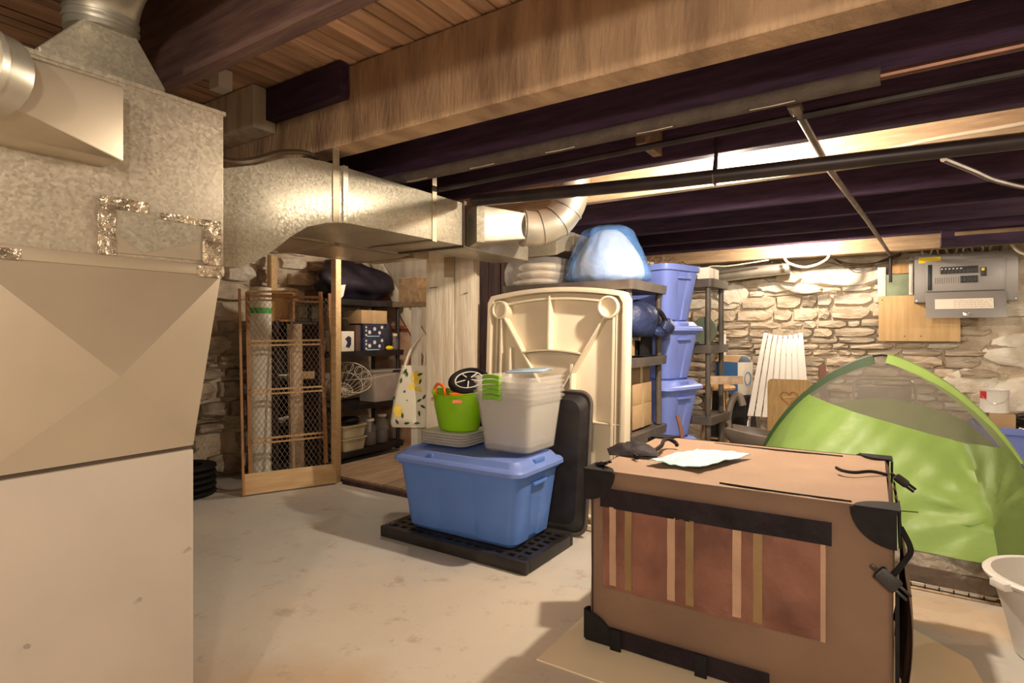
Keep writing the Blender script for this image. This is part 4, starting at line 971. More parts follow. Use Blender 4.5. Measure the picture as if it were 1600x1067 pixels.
tag(lumpy('yellow_cap', 'yellow', (-3.97, 3.90, z0), (.025, .045, .022), 52, .05), 'small yellow lemon squeezer at the front of the third alcove shelf', 'squeezer')
z0 = 1.444
tag(lumpy('black_tarp', 'black_t', (-4.15, 3.62, z0), (.20, .40, .205), 63, .16, nu=36, nv=18), 'big black tarp bundle on the top of the alcove shelf', 'tarp')
wt = thing('folded_paper', 'small white paper tag hanging in front of the black tarp', 'paper', (-3.925, 3.30, 1.445))
MB().prism([(-.03, .11), (.04, .12), (.015, .02), (-.01, .0)], -.004, .0, lambda u, v, w: (w, u, v)).build('paper', 'paper', wt)
# ---- staircase behind
sc = thing('staircase', 'whitewashed stair stringer and enclosing panel rising behind the alcove shelf', 'stairs', (-3.6, 4.25, 0.043))
b = MB(); SY = 4.12
b.prism([(-4.48, 1.88), (-4.34, 1.88), (-3.30, .55), (-2.86, 0.0), (-3.02, 0.0)], SY, SY+.04, lambda u, v, w: (u, w, v)); L_(b, 'stringer', 'whitep', sc, bevel=.003)
b = MB(); b.prism([(-4.34, 1.88), (-4.30, 2.10), (-3.32, 2.10), (-3.32, .62)], SY+.045, SY+.06, lambda u, v, w: (u, w, v)); L_(b, 'side_panel', mat('grey_whitewash_panel', (.47, .40, .32), .8, scale=3, col2=(.36, .29, .22), stretch=(4, 4, .6)), sc)
for i in range(5):
    zt_ = .30+i*.30; xt = -3.22-i*.235
    b = MB(); b.box(xt-.26, SY+.062, zt_, xt, SY+.20, zt_+.03); L_(b, 'tread', 'redb', sc)
    b = MB(); b.box(xt-.26, SY-.002, zt_-.01, xt-.03, SY+.04, zt_+.02); L_(b, 'tread_end', 'redb', sc)
b = MB(); b.prism([(-4.46, 1.8), (-3.06, 0), (-4.46, 0)], SY+.045, SY+.06, lambda u, v, w: (u, w, v)); L_(b, 'riser_panel', mat('rust_board', (.42, .20, .12), .8, scale=6, col2=(.60, .42, .28)), sc)
# ---- lemon tote bag hanging from the stud
bg = thing('lemon_bag', 'cream cloth bag printed with lemons and leaves hanging beside the post', 'bag', (-2.70, 2.87, .52), R(30))
b = MB()
def bagr(w, d, z, cx=0): return [(cx+p[0], p[1], z) for p in rr(w, d, min(d/2-.001, .03), 3)]
b.loft([bagr(.24, .09, 0, -.02), bagr(.26, .10, .03, -.02), bagr(.235, .09, .20, -.005), bagr(.19, .05, .40, .015), bagr(.185, .045, .41, .015), bagr(.175, .035, .405, .015), bagr(.22, .07, .1, 0)]); 
b.v = [(p[0]+.006*nz(p[2]*9, p[1]*9), p[1]+.005*nz(p[0]*16, p[2]*12), p[2]) for p in b.v]; bgb = b.build('bag_body', 'lemonW', bg, smooth=40)
def frontY(x, z): return -(lerp(.05, .024, z/.41))-.0055
def decal(poly, m, nm, off=.0):
    b = MB(); n = len(poly); b.prism(poly, 0, .0015, lambda u, v, w: (u, frontY(u, v)-off-w+.004*0, v)); b.build(nm, m, bg)
for (x, z_, r_) in ((.03, .33, .045), (.0, .25, .042), (-.09, .11, .042), (.045, .24, .035), (-.05, .19, .02)):
    decal([(x+r_*.72*cos(2*pi*k/14), z_+r_*sin(2*pi*k/14)) for k in range(14)], 'lemonY', 'printed_lemon')
rd = random.Random(3)
for (x, z_, a) in ((-.055, .355, 60), (.075, .36, 200), (.065, .325, 250), (-.03, .335, 100), (-.04, .25, 240), (-.045, .21, 300), (.035, .17, 30), (.06, .15, 330), (.05, .115, 280), (.075, .185, 60), (-.055, .06, 100), (-.05, .025, 10), (-.085, .02, 120), (-.11, .21, 240), (-.075, .29, 80), (.02, .03, 0)):
    l, w = .042, .016; ca, sa = cos(R(a)), sin(R(a))
    pl = [(0, 0), (l*.35, w*.5), (l*.7, w*.4), (l, 0), (l*.7, -w*.4), (l*.35, -w*.5)]
    decal([(x+u*ca-v*sa, z_+u*sa+v*ca) for u, v in pl], 'lemonG', 'printed_leaf', .0012)
for s_ in (-1, 1):
    b = MB(); b.tube(spline([(-.055, s_*.022, .40), (-.02, s_*.02, .50), (.04, s_*.018+.02, .60), (.06, .04, .63), (.08, s_*.018+.02, .58), (.085, s_*.02, .50), (.08, s_*.022, .40)], 5), .008, 6); b.build('bag_strap', 'lemonW', bg)

# ================================================================== BROWN SOFT CRATE
CX0, CX1, CY0, CY1, CH = -.965, -.005, 1.965, 2.80, .635
cr = thing('soft_crate', 'brown canvas folding pet crate with striped mesh window standing on a cream sheet', 'pet crate', ((CX0+CX1)/2, (CY0+CY1)/2, .006), R(1.5))
cw, cd = CX1-CX0, CY1-CY0
b = MB()
def cring(z, e, bul=0):
    pts = rr(cw-2*e, cd-2*e, .022, 4, z); out = []
    # subdivide the sides so that they can bulge
    n = len(pts)
    for i in range(n):
        a, c = Vector(pts[i]), Vector(pts[(i+1) % n]); out.append(a)
        if (c-a).length > .2:
            for k in range(1, 12):
                t = k/12; p = a.lerp(c, t); nrm = Vector(((c-a).y, -(c-a).x, 0)).normalized()
                out.append(p+nrm*(bul*sin(pi*t)+.005*nz(p.x*7+p.y*7, z*6)))
    return [tuple(p) for p in out]
lv = [(0, .010, 0), (.015, .004, .0), (.12, .004, .006), (.25, .006, .008), (.38, .005, .008), (.50, .004, .006), (.58, .002, .004), (.62, .003, .002), (CH, .012, 0)]
b.loft([cring(z_, e, bu) for z_, e, bu in lv], True, False); b.build('canvas_side', 'canvas', cr, smooth=50)
b = MB()
def topf(u, v):
    x = lerp(-cw/2+.014, cw/2-.014, u); y = lerp(-cd/2+.014, cd/2-.014, v); e = min(u, 1-u, v, 1-v)
    return (x, y, CH-.002-.014*min(1, e*6)+.005*nz(x*6, y*5)*min(1, e*8))
b.grid(topf, 26, 20); b.build('canvas_top', 'canvasT', cr, smooth=60)
# top door zipper lines
for y_, x0_, x1_ in ((-cd/2+.055, -.02, cw/2-.11), (cd/2-.055, -.20, cw/2-.16)):
    MB().tube(spline([(x0_, y_+.02, CH-.006), ((x0_+x1_)/2, y_, CH-.004), (x1_, y_, CH-.004)], 6), .004, 5).build('zipper', 'rubber', cr)
fy = -cd/2-.0105
# header band above the window, crinkled window, stripes
def facegrid(x0, z0, x1, z1, m, nm, off, amp=.002, nu=24, nv=8, fq=20):
    b = MB()
    def fn(u, v):
        x = lerp(x0, x1, u); z_ = lerp(z0, z1, v); bul = .008*sin(pi*(x+cw/2)/cw)*min(1, max(0, (.62-z_)/.2))
        return (x, fy+.0065-bul-off-amp*(1+nz(x*fq, z_*fq*.8)), z_)
    b.grid(fn, nu, nv); return b.build(nm, m, cr, smooth=70)
wx0, wx1 = -cw/2+.060, cw/2-.165
facegrid(wx0+.005, .215, wx1-.008, .525, 'vinyl', 'mesh_window', .0015, .0035, 46, 24, 9)
facegrid(wx0-.004, .508, wx1+.006, .578, 'navy', 'window_flap', .0065, .003, 40, 6, 10)
for i, (u, w) in enumerate(((.045, .034), (.335, .036), (.625, .036))):
    x = lerp(wx0, wx1, u)
    facegrid(x, .228, x+w*.75, .512, 'stripeA', 'tan_stripe', .0045, .0035, 4, 20, 9)
    facegrid(x+w*1.15, .226, x+w*1.75, .512, 'vinyl', 'dark_stripe', .0045, .0035, 4, 20, 9)
    facegrid(x+w*1.75, .226, x+w*2.5, .512, 'stripeB', 'olive_stripe', .0045, .0035, 4, 20, 9)
facegrid(wx1-.024, .214, wx1-.010, .512, 'stripeA', 'window_binding', .005, .0015, 3, 18, 9)
MB().bar((-cw/2+.024, fy+.004, .02), (-cw/2+.024, fy+.004, .60), .003, .003).build('seam', 'navy', cr)
# black corner guards
def corner(sx, sy, zc, nm='corner_guard', up=True, r_=.115):
    b = MB(); n = 9
    # triangular shells on the three faces meeting in the corner
    X, Y = sx*(cw/2+.003), sy*(cd/2+.004)
    def shell(f):
        ring = [f(r_*cos(R(90*k/n))*1.0, r_*sin(R(90*k/n))) for k in range(n+1)]
        c = f(0, 0); b.add([c]+ring, [(0, k+1, k+2) for k in range(n)])
    zt_ = CH+.004 if up else .004; sg = -1 if up else 1
    shell(lambda u, v: (X-sx*u, Y+sy*.010, zt_-.004*(1 if up else 0)+sg*v*.95))
    shell(lambda u, v: (X+sx*.010, Y-sy*u, zt_+sg*v*.95))
    if up: shell(lambda u, v: (X+sx*.008-sx*u, Y+sy*.010-sy*v*.8, zt_+.001))
    b.build(nm, 'rubber', cr, solid=.006, smooth=50)
for sx in (-1, 1):
    for sy in (-1, 1): corner(sx, sy, CH); corner(sx, sy, 0, up=False)
facegrid(-cw/2+.02, .008, .15, .075, 'navy', 'base_band', .004, .001, 20, 4, 8)
for x in (-.36, -.06): MB().box(x-.02, fy-.016, .0, x+.02, fy-.006, .075).build('base_strap', 'rubber', cr, bevel=.002)
# side flap on the right, folds
b = MB()
def sidef(u, v):
    y = lerp(-cd/2+.03, cd/2-.08, u); z_ = lerp(.02, .56, v)
    return (cw/2+.010+.016*abs(sin(u*16+.8*sin(v*4)))*(1-.4*v)+.022*sin(pi*v), y, z_)
b.grid(sidef, 40, 14); b.build('side_flap', 'canvas', cr, smooth=60)
MB().bar((cw/2+.004, -cd/2+.004, .02), (cw/2+.004, -cd/2+.004, .40), .012, .010).build('side_binding', 'rubber', cr)
# straps and buckles
MB().tube(spline([(cw/2-.01, .06, CH+.002), (cw/2-.06, .05, CH+.010), (cw/2-.11, .02, CH+.006), (cw/2-.15, .03, CH+.006), (cw/2-.17, .06, CH+.008)], 6), .006, 6).build('strap', 'rubber', cr)
def buckle(loc, rot, s_=1):
    b = MB(); b.loft([rr(.045*s_, .03*s_, .008, 3, 0), rr(.05*s_, .034*s_, .008, 3, .006), rr(.045*s_, .03*s_, .008, 3, .014)]); b.box(-.024*s_, -.005, .002, -.04*s_, .005, .010); b.box(.022*s_, -.012, .002, .05*s_, -.004, .010); b.box(.022*s_, .004, .002, .05*s_, .012, .010)
    return b.build('buckle', 'blackp', cr, loc=loc, rot=rot, bevel=.002)
buckle((-cw/2+.035, -cd/2+.055, CH+.006), (0, R(-20), R(-30))); buckle((cw/2+.03, .12, CH-.03), (R(30), R(35), R(-10))); buckle((cw/2-.02, -cd/2-.024, .445), (R(80), R(40), 0), 1.3)
MB().tube(spline([(cw/2+.012, -cd/2+.02, CH-.05), (cw/2+.035, -cd/2-.005, CH-.10), (cw/2+.02, -cd/2-.016, .50), (cw/2-.005, -cd/2-.02, .46)], 5), .008, 6).build('strap', 'rubber', cr)
MB().tube([(cw/2-.01, -cd/2+.12, CH-.03), (cw/2+.06, -cd/2+.13, CH-.028)], .0016, 5).build('loose_thread', 'rubber', cr)
# black pouch with strap lying on top
ph_ = thing('black_pouch', 'black nylon pouch with strap lying on the brown crate', 'pouch', (-.93, 2.33, CH+.006), R(28))
b = MB()
def pouchf(u, v):
    x = lerp(-.10, .11, u); y = lerp(-.085, .085, v)*(1-.55*u*0-.35*abs(u-.5)); h_ = max(0, sin(pi*u)*sin(pi*v))
    return (x, y, .001+.042*h_**.6+.010*nz(x*30, y*26)*h_)
b.grid(pouchf, 20, 14); b.add([pouchf(u, v)[:2]+(0.0,) for u, v in ((0, 0), (1, 0), (1, 1), (0, 1))], [(0, 1, 2, 3)]); b.build('pouch', 'navy', ph_, smooth=60)
MB().tube(spline([(.09, -.01, .008), (.13, .04, .022), (.15, .10, .034), (.18, .15, .032), (.21, .155, .016), (.215, .14, .006)], 6), .009, 6).build('strap', 'navy', ph_)
MB().tube(spline([(.02, -.085, .006), (-.0, -.10, .010), (.01, -.13, .006)], 5), .008, 6).build('strap', 'rubber', ph_)
# pale blue cloth
cl = MB()
def clothf(u, v):
    x = lerp(-.10, .10, u)+.03*(v-.5)+.006*nz(u*2, v*2); y = lerp(-.18, .18, v)+.05*(u-.5)+.012*nz(v*2, u*2)
    lift = .008+.030*max(0, sin(u*3.1)*sin(v*3.1))**2+.010*nz(u*2.6, v*2.2)
    return (x, y, max(.002, lift))
cl.grid(clothf, 22, 22)
tag(cl.build('blue_cloth', 'maskc', loc=(-.655, 2.36, CH+.004), rot=(0, 0, R(-12)), smooth=70, solid=.003), 'crumpled pale blue cloth lying on the brown crate', 'cloth')
# sheet under the crate
sh = MB(); sh.prism([(-1.045, 1.735), (-.76, 1.74), (.02, 1.60), (.33, 1.85), (.225, 2.565), (.01, 2.765), (-1.045, 2.62)], .0005, .005, lambda u, v, w: (u, v, w))
tag(sh.build('floor_sheet', 'foam'), 'cream foam sheet on the floor beneath the brown crate', 'sheet')

# ================================================================== TENT OVER A WIRE CRATE
tn = thing('dome_tent', 'green dome tent with grey mesh front and dark tub base behind the brown crate', 'tent', (-.05, 3.8, 0.03))
def arch(t):
    """t 0..1 from left foot to right foot"""
    a = pi*(1-t); c, s_ = cos(a), sin(a)
    ex = 1.38
    x = -.055+.70*math.copysign(abs(c)**ex, c); z_ = .02+1.0*abs(s_)**1.0
    return Vector((x, 3.86, z_))
fb_ = [(-.755, 3.86), (-.70, 3.50), (-.62, 3.20), (-.30, 3.165), (.02, 3.16), (.33, 3.145), (.365, 3.145), (.43, 3.27), (.56, 3.48), (.645, 3.86)]
fbl = [0]
for i in range(1, len(fb_)): fbl.append(fbl[-1]+math.dist(fb_[i], fb_[i-1]))
def frontbase(t):
    # keep the near corner where it is while spreading parameters towards the arch
    s_ = t*fbl[-1]
    for i in range(1, len(fb_)):
        if s_ <= fbl[i]+1e-9:
            k = (s_-fbl[i-1])/(fbl[i]-fbl[i-1]); return Vector((lerp(fb_[i-1][0], fb_[i][0], k), lerp(fb_[i-1][1], fb_[i][1], k), 0))
    return Vector((*fb_[-1], 0))
TB = .175
def tw_(t): return t
def surf(t, s_):
    """s 0 base (z=TB) .. 1 arch"""
    b0 = frontbase(t); b0.z = TB; a = arch(t); a.z = max(a.z, TB*.6) if s_ > 0 else a.z
    p = b0.lerp(a, s_)
    bul = .05*sin(pi*s_)*sin(pi*t)
    p += Vector((0, -bul*.6, bul*.35))
    # the wire crate's corner pushes the nylon out
    d = math.hypot(p.x-.355, (p.z-.33)*.8)
    p += Vector((.018, -.075, .01))*math.exp(-(d/.13))
    cre = .014*sin(11*math.atan2(p.z-.36, p.x-.36))*math.exp(-((d-.16)/.18)**2)+.008*sin(p.x*21+p.z*16)*sin(p.z*9+1)+.004*sin(p.x*47-p.z*38)
    p += Vector((0, -cre*min(1, s_*6+.3)*min(1, (1-s_)*5), 0))
    return p
def sm(t):
    # seam between the green nylon and the mesh: falls gently from the left shoulder to the right
    lo, hi = .02, .985
    g = lambda s_: (lambda p: p.z-(.685-.24*p.x))(surf(t, s_))
    if g(hi) < 0: return hi
    for _ in range(24):
        m_ = (lo+hi)/2
        if g(m_) < 0: lo = m_
        else: hi = m_
    return hi
b = MB(); b.grid(lambda u, v: tuple(surf(u, v*sm(u))-Vector((-.05, 3.8, .03))), 72, 26); b.build('front_panel', 'fabricG', tn, smooth=60)
b = MB(); b.grid(lambda u, v: tuple(surf(u, lerp(sm(u), 1, v))-Vector((-.05, 3.8, .03))), 60, 10); b.build('mesh_window', 'meshw', tn, smooth=70)
# back half
bb_ = [(-.755, 3.86), (-.72, 4.35), (-.62, 4.62), (-.05, 4.66), (.50, 4.62), (.62, 4.35), (.645, 3.86)]
def backbase(t):
    k = t*(len(bb_)-1); i = min(int(k), len(bb_)-2); k -= i; return Vector((lerp(bb_[i][0], bb_[i+1][0], k), lerp(bb_[i][1], bb_[i+1][1], k), TB))
def bsurf(t, s_):
    p = backbase(t).lerp(arch(t), s_); bul = .10*sin(pi*s_)*sin(pi*t); return p+Vector((0, bul*.7, bul*.5))
b = MB(); b.grid(lambda u, v: tuple(bsurf(u, v*(.62))-Vector((-.05, 3.8, .03))), 40, 12); b.build('back_panel', 'fabricG', tn, smooth=60)
b = MB(); b.grid(lambda u, v: tuple(bsurf(u, lerp(.62, 1, v))-Vector((-.05, 3.8, .03))), 40, 8); b.build('back_mesh', 'meshw', tn, smooth=60)
# pole sleeves over the arch
off = Vector((-.05, 3.8, .03))
def band(t0, t1, m, nm, w0=.032, lift=.010, dy=-.02):
    b = MB(); n = 30
    rings = []
    for k in range(n+1):
        t = lerp(t0, t1, k/n); p = arch(t)-off; nrm = (arch(min(t+.01, 1))-arch(max(t-.01, 0))).cross(Vector((0, 1, 0))).normalized()
        if nrm.z < 0: nrm = -nrm
        rings.append([tuple(p-nrm*w0+Vector((0, dy-.022, 0))), tuple(p+nrm*lift+Vector((0, dy, 0))), tuple(p+nrm*(lift+.006)+Vector((0, .015, 0))), tuple(p+nrm*lift+Vector((0, .04, 0))), tuple(p-nrm*.004+Vector((0, .04, 0))), tuple(p-nrm*w0+Vector((0, dy-.016, 0)))])
    b.loft(rings); return b.build(nm, m, tn, smooth=50)
band(.02, .46, 'fabricGD', 'pole_sleeve', .036, .010, -.022); band(.53, .845, 'fabricGL', 'pole_sleeve', .034, .012, -.022)
b = MB(); b.tube([tuple(arch(k/40)-off+Vector((0, .01, .004))) for k in range(41)], .006, 6); b.build('tent_pole', 'rubber', tn)
b = MB(); b.tube(spline([tuple(Vector((-.70, 3.45, .19))-off), tuple(Vector((-.64, 3.62, .35))-off), tuple(Vector((-.52, 3.78, .62))-off)], 6), .005, 6); b.build('guy_pole', 'pineP', tn)
# tub base
def tub(t, v):
    b0 = frontbase(t); z_ = lerp(.036, TB, v); return Vector((b0.x, b0.y-.012*sin(pi*v)-.004*nz(b0.x*14, z_*30), z_))
b = MB(); b.grid(lambda u, v: tuple(tub(u, v*.55)-off), 80, 5); b.build('tub_wall', 'tarp', tn, smooth=60)
b = MB(); b.grid(lambda u, v: tuple(tub(u, lerp(.55, 1.02, v))-off+Vector((0, -.003, 0))), 80, 5); b.build('tub_band', 'tubL', tn, smooth=60)
b = MB(); b.add([(p[0]-off.x, p[1]-off.y, .036-off.z) for p in fb_+bb_[::-1][1:-1]], [tuple(range(len(fb_)+len(bb_)-2))]); b.build('tent_floor', 'tarp', tn)
# wire crate base under the tent
wc = thing('wire_crate_base', 'low white wire crate tray with cross wires under the tent', 'wire tray', (-.1, 3.35, 0))
def wl(p0, p1, r=.0035, nm='wire', m='wicker'): MB().tube([p0, p1], r, 6).build(nm, m, wc)
wx0_, wx1_, wy0_, wy1_ = -.55, .475, -.195, .5
for y_ in (wy0_, wy1_): wl((wx0_, y_, .006), (wx1_, y_, .006), .006, 'rail', 'plank'); wl((wx0_, y_, .031), (wx1_, y_, .031), .003, 'rail')
for x_ in (wx0_, wx1_): wl((x_, wy0_, .006), (x_, wy1_, .006), .006, 'rail', 'plank')
k = 0; x_ = wx0_
while x_ <= wx1_+.001: wl((x_, wy0_, .004), (x_, wy0_, .034), .0025, 'wire', 'rubber'); x_ += .0512
MB().box(wx0_+.01, wy0_+.012, .012, wx1_-.01, wy1_-.01, .030).build('tray', 'whites', wc, bevel=.004)

# ================================================================== ELECTRICAL PANEL CORNER
pb_ = thing('plywood_board', 'square plywood backing board fixed to the stone wall below the electrical panel', 'board', (.185, 6.26, 1.28))
MB().box(-.297, 0, -.205, .297, .018, .205).build('board', 'ply', pb_, bevel=.002)
for x, z_ in ((-.10, -.16), (.02, -.16), (-.27, .17)): MB().tube([(x, 0, z_), (x, -.003, z_)], .005, 8).build('screw', 'pipeB', pb_)
bs = thing('backing_block', 'dark timber backing between the plywood board and the stone wall', 'timber', (.185, 6.30, 1.28))
MB().box(-.25, -.02, -.18, .25, .03, .18).build('timber', 'boardD', bs)
ep = thing('electrical_panel', 'grey electrical breaker panel with black breakers and open bottom door', 'breaker panel', (.50, 6.15, 1.62))
MB().box(-.345, 0, -.205, .345, .12, .205).build('panel_box', 'panelg', ep, bevel=.004)
MB().box(-.27, -.028, -.12, .262, -.001, .145).build('cover', 'panelg', ep, bevel=.006)
MB().box(-.255, -.034, -.115, .25, -.029, .125).build('cover_face', 'panelg', ep, bevel=.012)
MB().box(-.252, -.036, -.105, -.222, -.0345, .115).build('slot_shadow', 'panelD', ep, bevel=.01)
for i in range(10):
    w_ = .019; x = -.165+i*.0255; c = MB(); c.box(x, -.046, .030, x+w_+.003, -.035, .088); br = c.build('breaker', 'panelD', ep, bevel=.002)
    MB().box(x+.005, -.053, .066, x+w_-.002, -.046, .076).build('toggle', 'white' if i < 6 else 'panelD', br)
for i in range(5):
    x = -.03+i*.0235; MB().box(x, -.046, -.05, x+.021, -.035, .008).build('breaker', 'panelD', ep, bevel=.002)
for i in range(12): MB().box(-.20+i*.0155, -.036, -.05, -.196+i*.0155, -.0345, .0).build('blank_slot', 'pipeG', ep)
mb = MB().box(.105, -.048, .0, .142, -.035, .07).build('main_breaker', 'panelD', ep, bevel=.003)
c = MB(); c.tube([(.117, -.049, .055), (.117, -.052, .055)], .012, 14); c.build('yellow_dot', 'yellow', ep)
dr = MB().box(-.268, -.125, -.345, .262, -.105, -.125)
dr.v = [(p[0], p[1]+(.0 if p[2] < -.2 else .075), p[2]) for p in dr.v]; door = dr.build('panel_door', 'panelg', ep, bevel=.004)
c = MB(); c.box(-.205, -.1265, -.27, .18, -.1255, -.185); c.v = [(p[0], -.1265+(.075*(p[2]+.345)/.22)-(.0015 if i_ else 0)-.001, p[2]) for i_, p in zip([k_ // 2 % 2 for k_ in range(8)], c.v)]; lbl = c.build('label_sheet', 'paper', door)
rd = random.Random(2)
for r_ in range(4):
    x = -.08
    while x < .15:
        w_ = rd.uniform(.008, .03); z_ = -.20-r_*.017; c = MB(); yy = -.1265+.075*(z_+.345)/.22-.0035
        c.box(x, yy-.0006, z_-.005, x+w_, yy, z_+.001); c.build('print_mark', 'faintR', door); x += w_+.008
MB().box(-.02, -.128, -.335, .02, -.118, -.30).build('latch', 'steel', door, bevel=.002)
MB().box(-.315, -.0025, .135, -.16, -.001, .185).build('yellow_sticker', 'yellow', ep)
for x, z_ in ((-.33, -.19), (.33, .19), (-.02, .19), (.33, -.19)): MB().tube([(x, 0, z_), (x, -.004, z_)], .006, 8).build('screw', 'screw', ep)
cd_ = MB(); cd_.tube([(.26, .06, .205), (.26, .06, .262)], .028, 14); cd_.build('conduit_hub', 'galv', ep)
for i in range(9):
    x = -.29+i*.058; tag(MB().tube(spline([(x+.50, 6.20, 1.826), (x+.50+.01*sin(i*2), 6.19, 1.86), (x+.50+.035*sin(i*1.7), 6.18, 1.90), (x+.50+.05*sin(i*1.7+.5), 6.165, 1.95), (x+.52+.05*sin(i), 6.17, 2.0)], 5), .008, 7).build('feed_cable', 'cable'), ['leftmost', 'second from left', 'third from left', 'fourth from left', 'middle', 'fourth from right', 'third from right', 'second from right', 'rightmost'][i]+' cream feed cable rising from the top of the electrical panel', 'cable', 'feed cables above the electrical panel')
gb = thing('green_board', 'square pale green board with white edges left of the electrical panel', 'board', (.03, 6.27, 1.58))
MB().box(-.085, 0, -.095, .085, .02, .10).build('board', 'greenb', gb, bevel=.002); MB().box(-.15, -.006, -.10, -.087, .03, .17).build('white_edge', 'whites', gb, bevel=.002); MB().box(.087, -.004, -.09, .118, .03, .19).build('white_edge', 'whites', gb, bevel=.002)
MB().box(-.06, .0, .105, .085, .03, .20).build('wood_scrap', 'pine', gb, bevel=.002)
vp = thing('vent_pipe', 'bright round vent pipe along the top of the stone wall', 'pipe', (-1.2, 6.16, 1.715))
MB().tube([(-.72, 0, -.005), (.36, 0, .07)], .062, 20).build('pipe', 'sheetB', vp)
for t in (-.40, -.36, .30): MB().tube([(t, 0, -.005+.0694*(t+.72)), (t+.012, 0, -.004+.0694*(t+.72))], .066, 20).build('bead', 'sheetB', vp)
MB().tube([(-.5, 0, .07), (-.5, 0, .25)], .004, 5).build('hanger', 'wire', vp); MB().tube([(.2, 0, .12), (.2, 0, .25)], .004, 5).build('hanger', 'wire', vp)
tag(MB().tube(spline([(-.86, 5.985, 1.86), (-.83, 5.975, 1.815), (-.75, 5.97, 1.775), (-.66, 5.97, 1.762), (-.57, 5.97, 1.785), (-.50, 5.975, 1.83), (-.49, 5.985, 1.87)], 6), .011, 8).build('hanging_cable', 'cable'), 'cream cable drooping in a loop below the far lamplit beam', 'cable')
tag(MB().tube(spline([(-1.75, 5.95, 1.72), (-1.62, 5.96, 1.76), (-1.55, 5.965, 1.82), (-1.38, 5.97, 1.815), (-1.2, 5.975, 1.83), (-1.0, 5.98, 1.85)], 6), .007, 7).build('hanging_cable', 'cable'), 'thin cream cable sagging above the vent pipe', 'cable')
for i in range(3):
    tag(MB().tube(spline([(-.46, 6.16, 1.84), (-.36, 6.2, 1.80-.02*i), (-.22, 6.22, 1.785-.012*i), (-.05, 6.2, 1.80+.01*i), (.06, 6.18, 1.84+.01*i)], 6), .0055, 6).build('dark_cable', 'cableD'), ['uppermost', 'middle', 'lowest'][i]+' thin dark cable drooping beside the green board', 'cable', 'dark cables beside the green board')
tag(MB().tube(spline([(.70, 6.10, 1.93), (.78, 6.09, 1.88), (.84, 6.085, 1.80), (.92, 6.08, 1.77), (1.1, 6.08, 1.79)], 6), .012, 8).build('hanging_cable', 'cable'), 'thick cream cable curving over the right corner of the electrical panel', 'cable')

# ================================================================== CLUTTER BY THE STONE WALL
# white slatted stacking chairs
def slat_chair(label, dz, dy):
    t = thing('slatted_chair', label, 'chair', (-.83, 5.52+dy, dz), R(4), 'stacked white slatted chairs')
    for i in range(8):
        u = (i-3.5)/3.5
        b = MB(); rings = []
        for k in range(9):
            s_ = k/8; w_ = lerp(.024, .0165, s_); x = u*lerp(.205, .145, s_); y = lerp(-.22, .22, s_**.9); z_ = .44+.62*s_+.02*sin(pi*s_)-.012*(1-u*u)*s_*2
            rings.append([(x-w_, y-.006, z_), (x+w_, y-.006, z_), (x+w_, y+.006, z_), (x-w_, y+.006, z_)])
        b.loft(rings); b.build('slat', 'white', t)
    MB().box(-.155, .165, .93, .155, .178, .96).build('cross_slat', 'white', t)
    for s_ in (-1, 1):
        MB().tube(spline([(s_*.235, -.30, 0), (s_*.225, -.25, .35), (s_*.21, -.20, .43), (s_*.20, .05, .44), (s_*.19, .25, .02)], 6), .010, 8).build('leg', 'steel', t)
    return t
slat_chair('front white slatted chair of the stack by the stone wall', 0, -.05)
slat_chair('second white slatted chair of the stack by the stone wall', .045, .0)
slat_chair('rear white slatted chair of the stack by the stone wall', .09, .05)
hb = thing('heart_board', 'tan hardboard panel with carved heart leaning on the white chairs', 'board', (-.69, 5.02, 0), rot=(R(-5), 0, R(5)))
b = MB(); b.loft([[(p[0], 0, p[1]+.39) for p in rr(.32, .78, .035, 5)], [(p[0], .018, p[1]+.39) for p in rr(.32, .78, .035, 5)]]); b.build('board', 'hard', hb, bevel=.003)
hp_ = [(.0, .55)]+[(.060*(16*sin(t_)**3)/16, .60+.052*(13*cos(t_)-5*cos(2*t_)-2*cos(3*t_)-cos(4*t_))/16) for t_ in [2*pi*k/28 for k in range(28)]][1:]
MB().tube([(u, -.002, v) for u, v in [(.062*(16*sin(t_)**3)/16, .635+.058*(13*cos(t_)-5*cos(2*t_)-2*cos(3*t_)-cos(4*t_))/16) for t_ in [2*pi*k/28 for k in range(28)]]], .007, 6, closed=True).build('carved_heart', 'gatew', hb)
MB().bar((-.045, -.004, .635), (.045, -.004, .640), .008, .012).build('carved_band', 'pine', hb)
# wooden stool
so = thing('wooden_stool', 'round seated wooden stool beside the far resin shelf unit', 'stool', (-1.27, 5.12, 0))
MB().lathe([(.12, .66), (.15, .668), (.155, .685), (.14, .70), (.03, .702)], 24).build('seat', 'pine', so)
for k in range(4):
    a = pi/4+pi/2*k; MB().tube([(.16*cos(a), .16*sin(a), 0), (.09*cos(a), .09*sin(a), .668)], [.017, .014], 8).build('leg', 'pineP', so)
for k in range(4):
    a, c = pi/4+pi/2*k, pi/4+pi/2*(k+1); MB().tube([(.135*cos(a), .135*sin(a), .22), (.135*cos(c), .135*sin(c), .22)], .009, 6).build('rung', 'pineP', so)
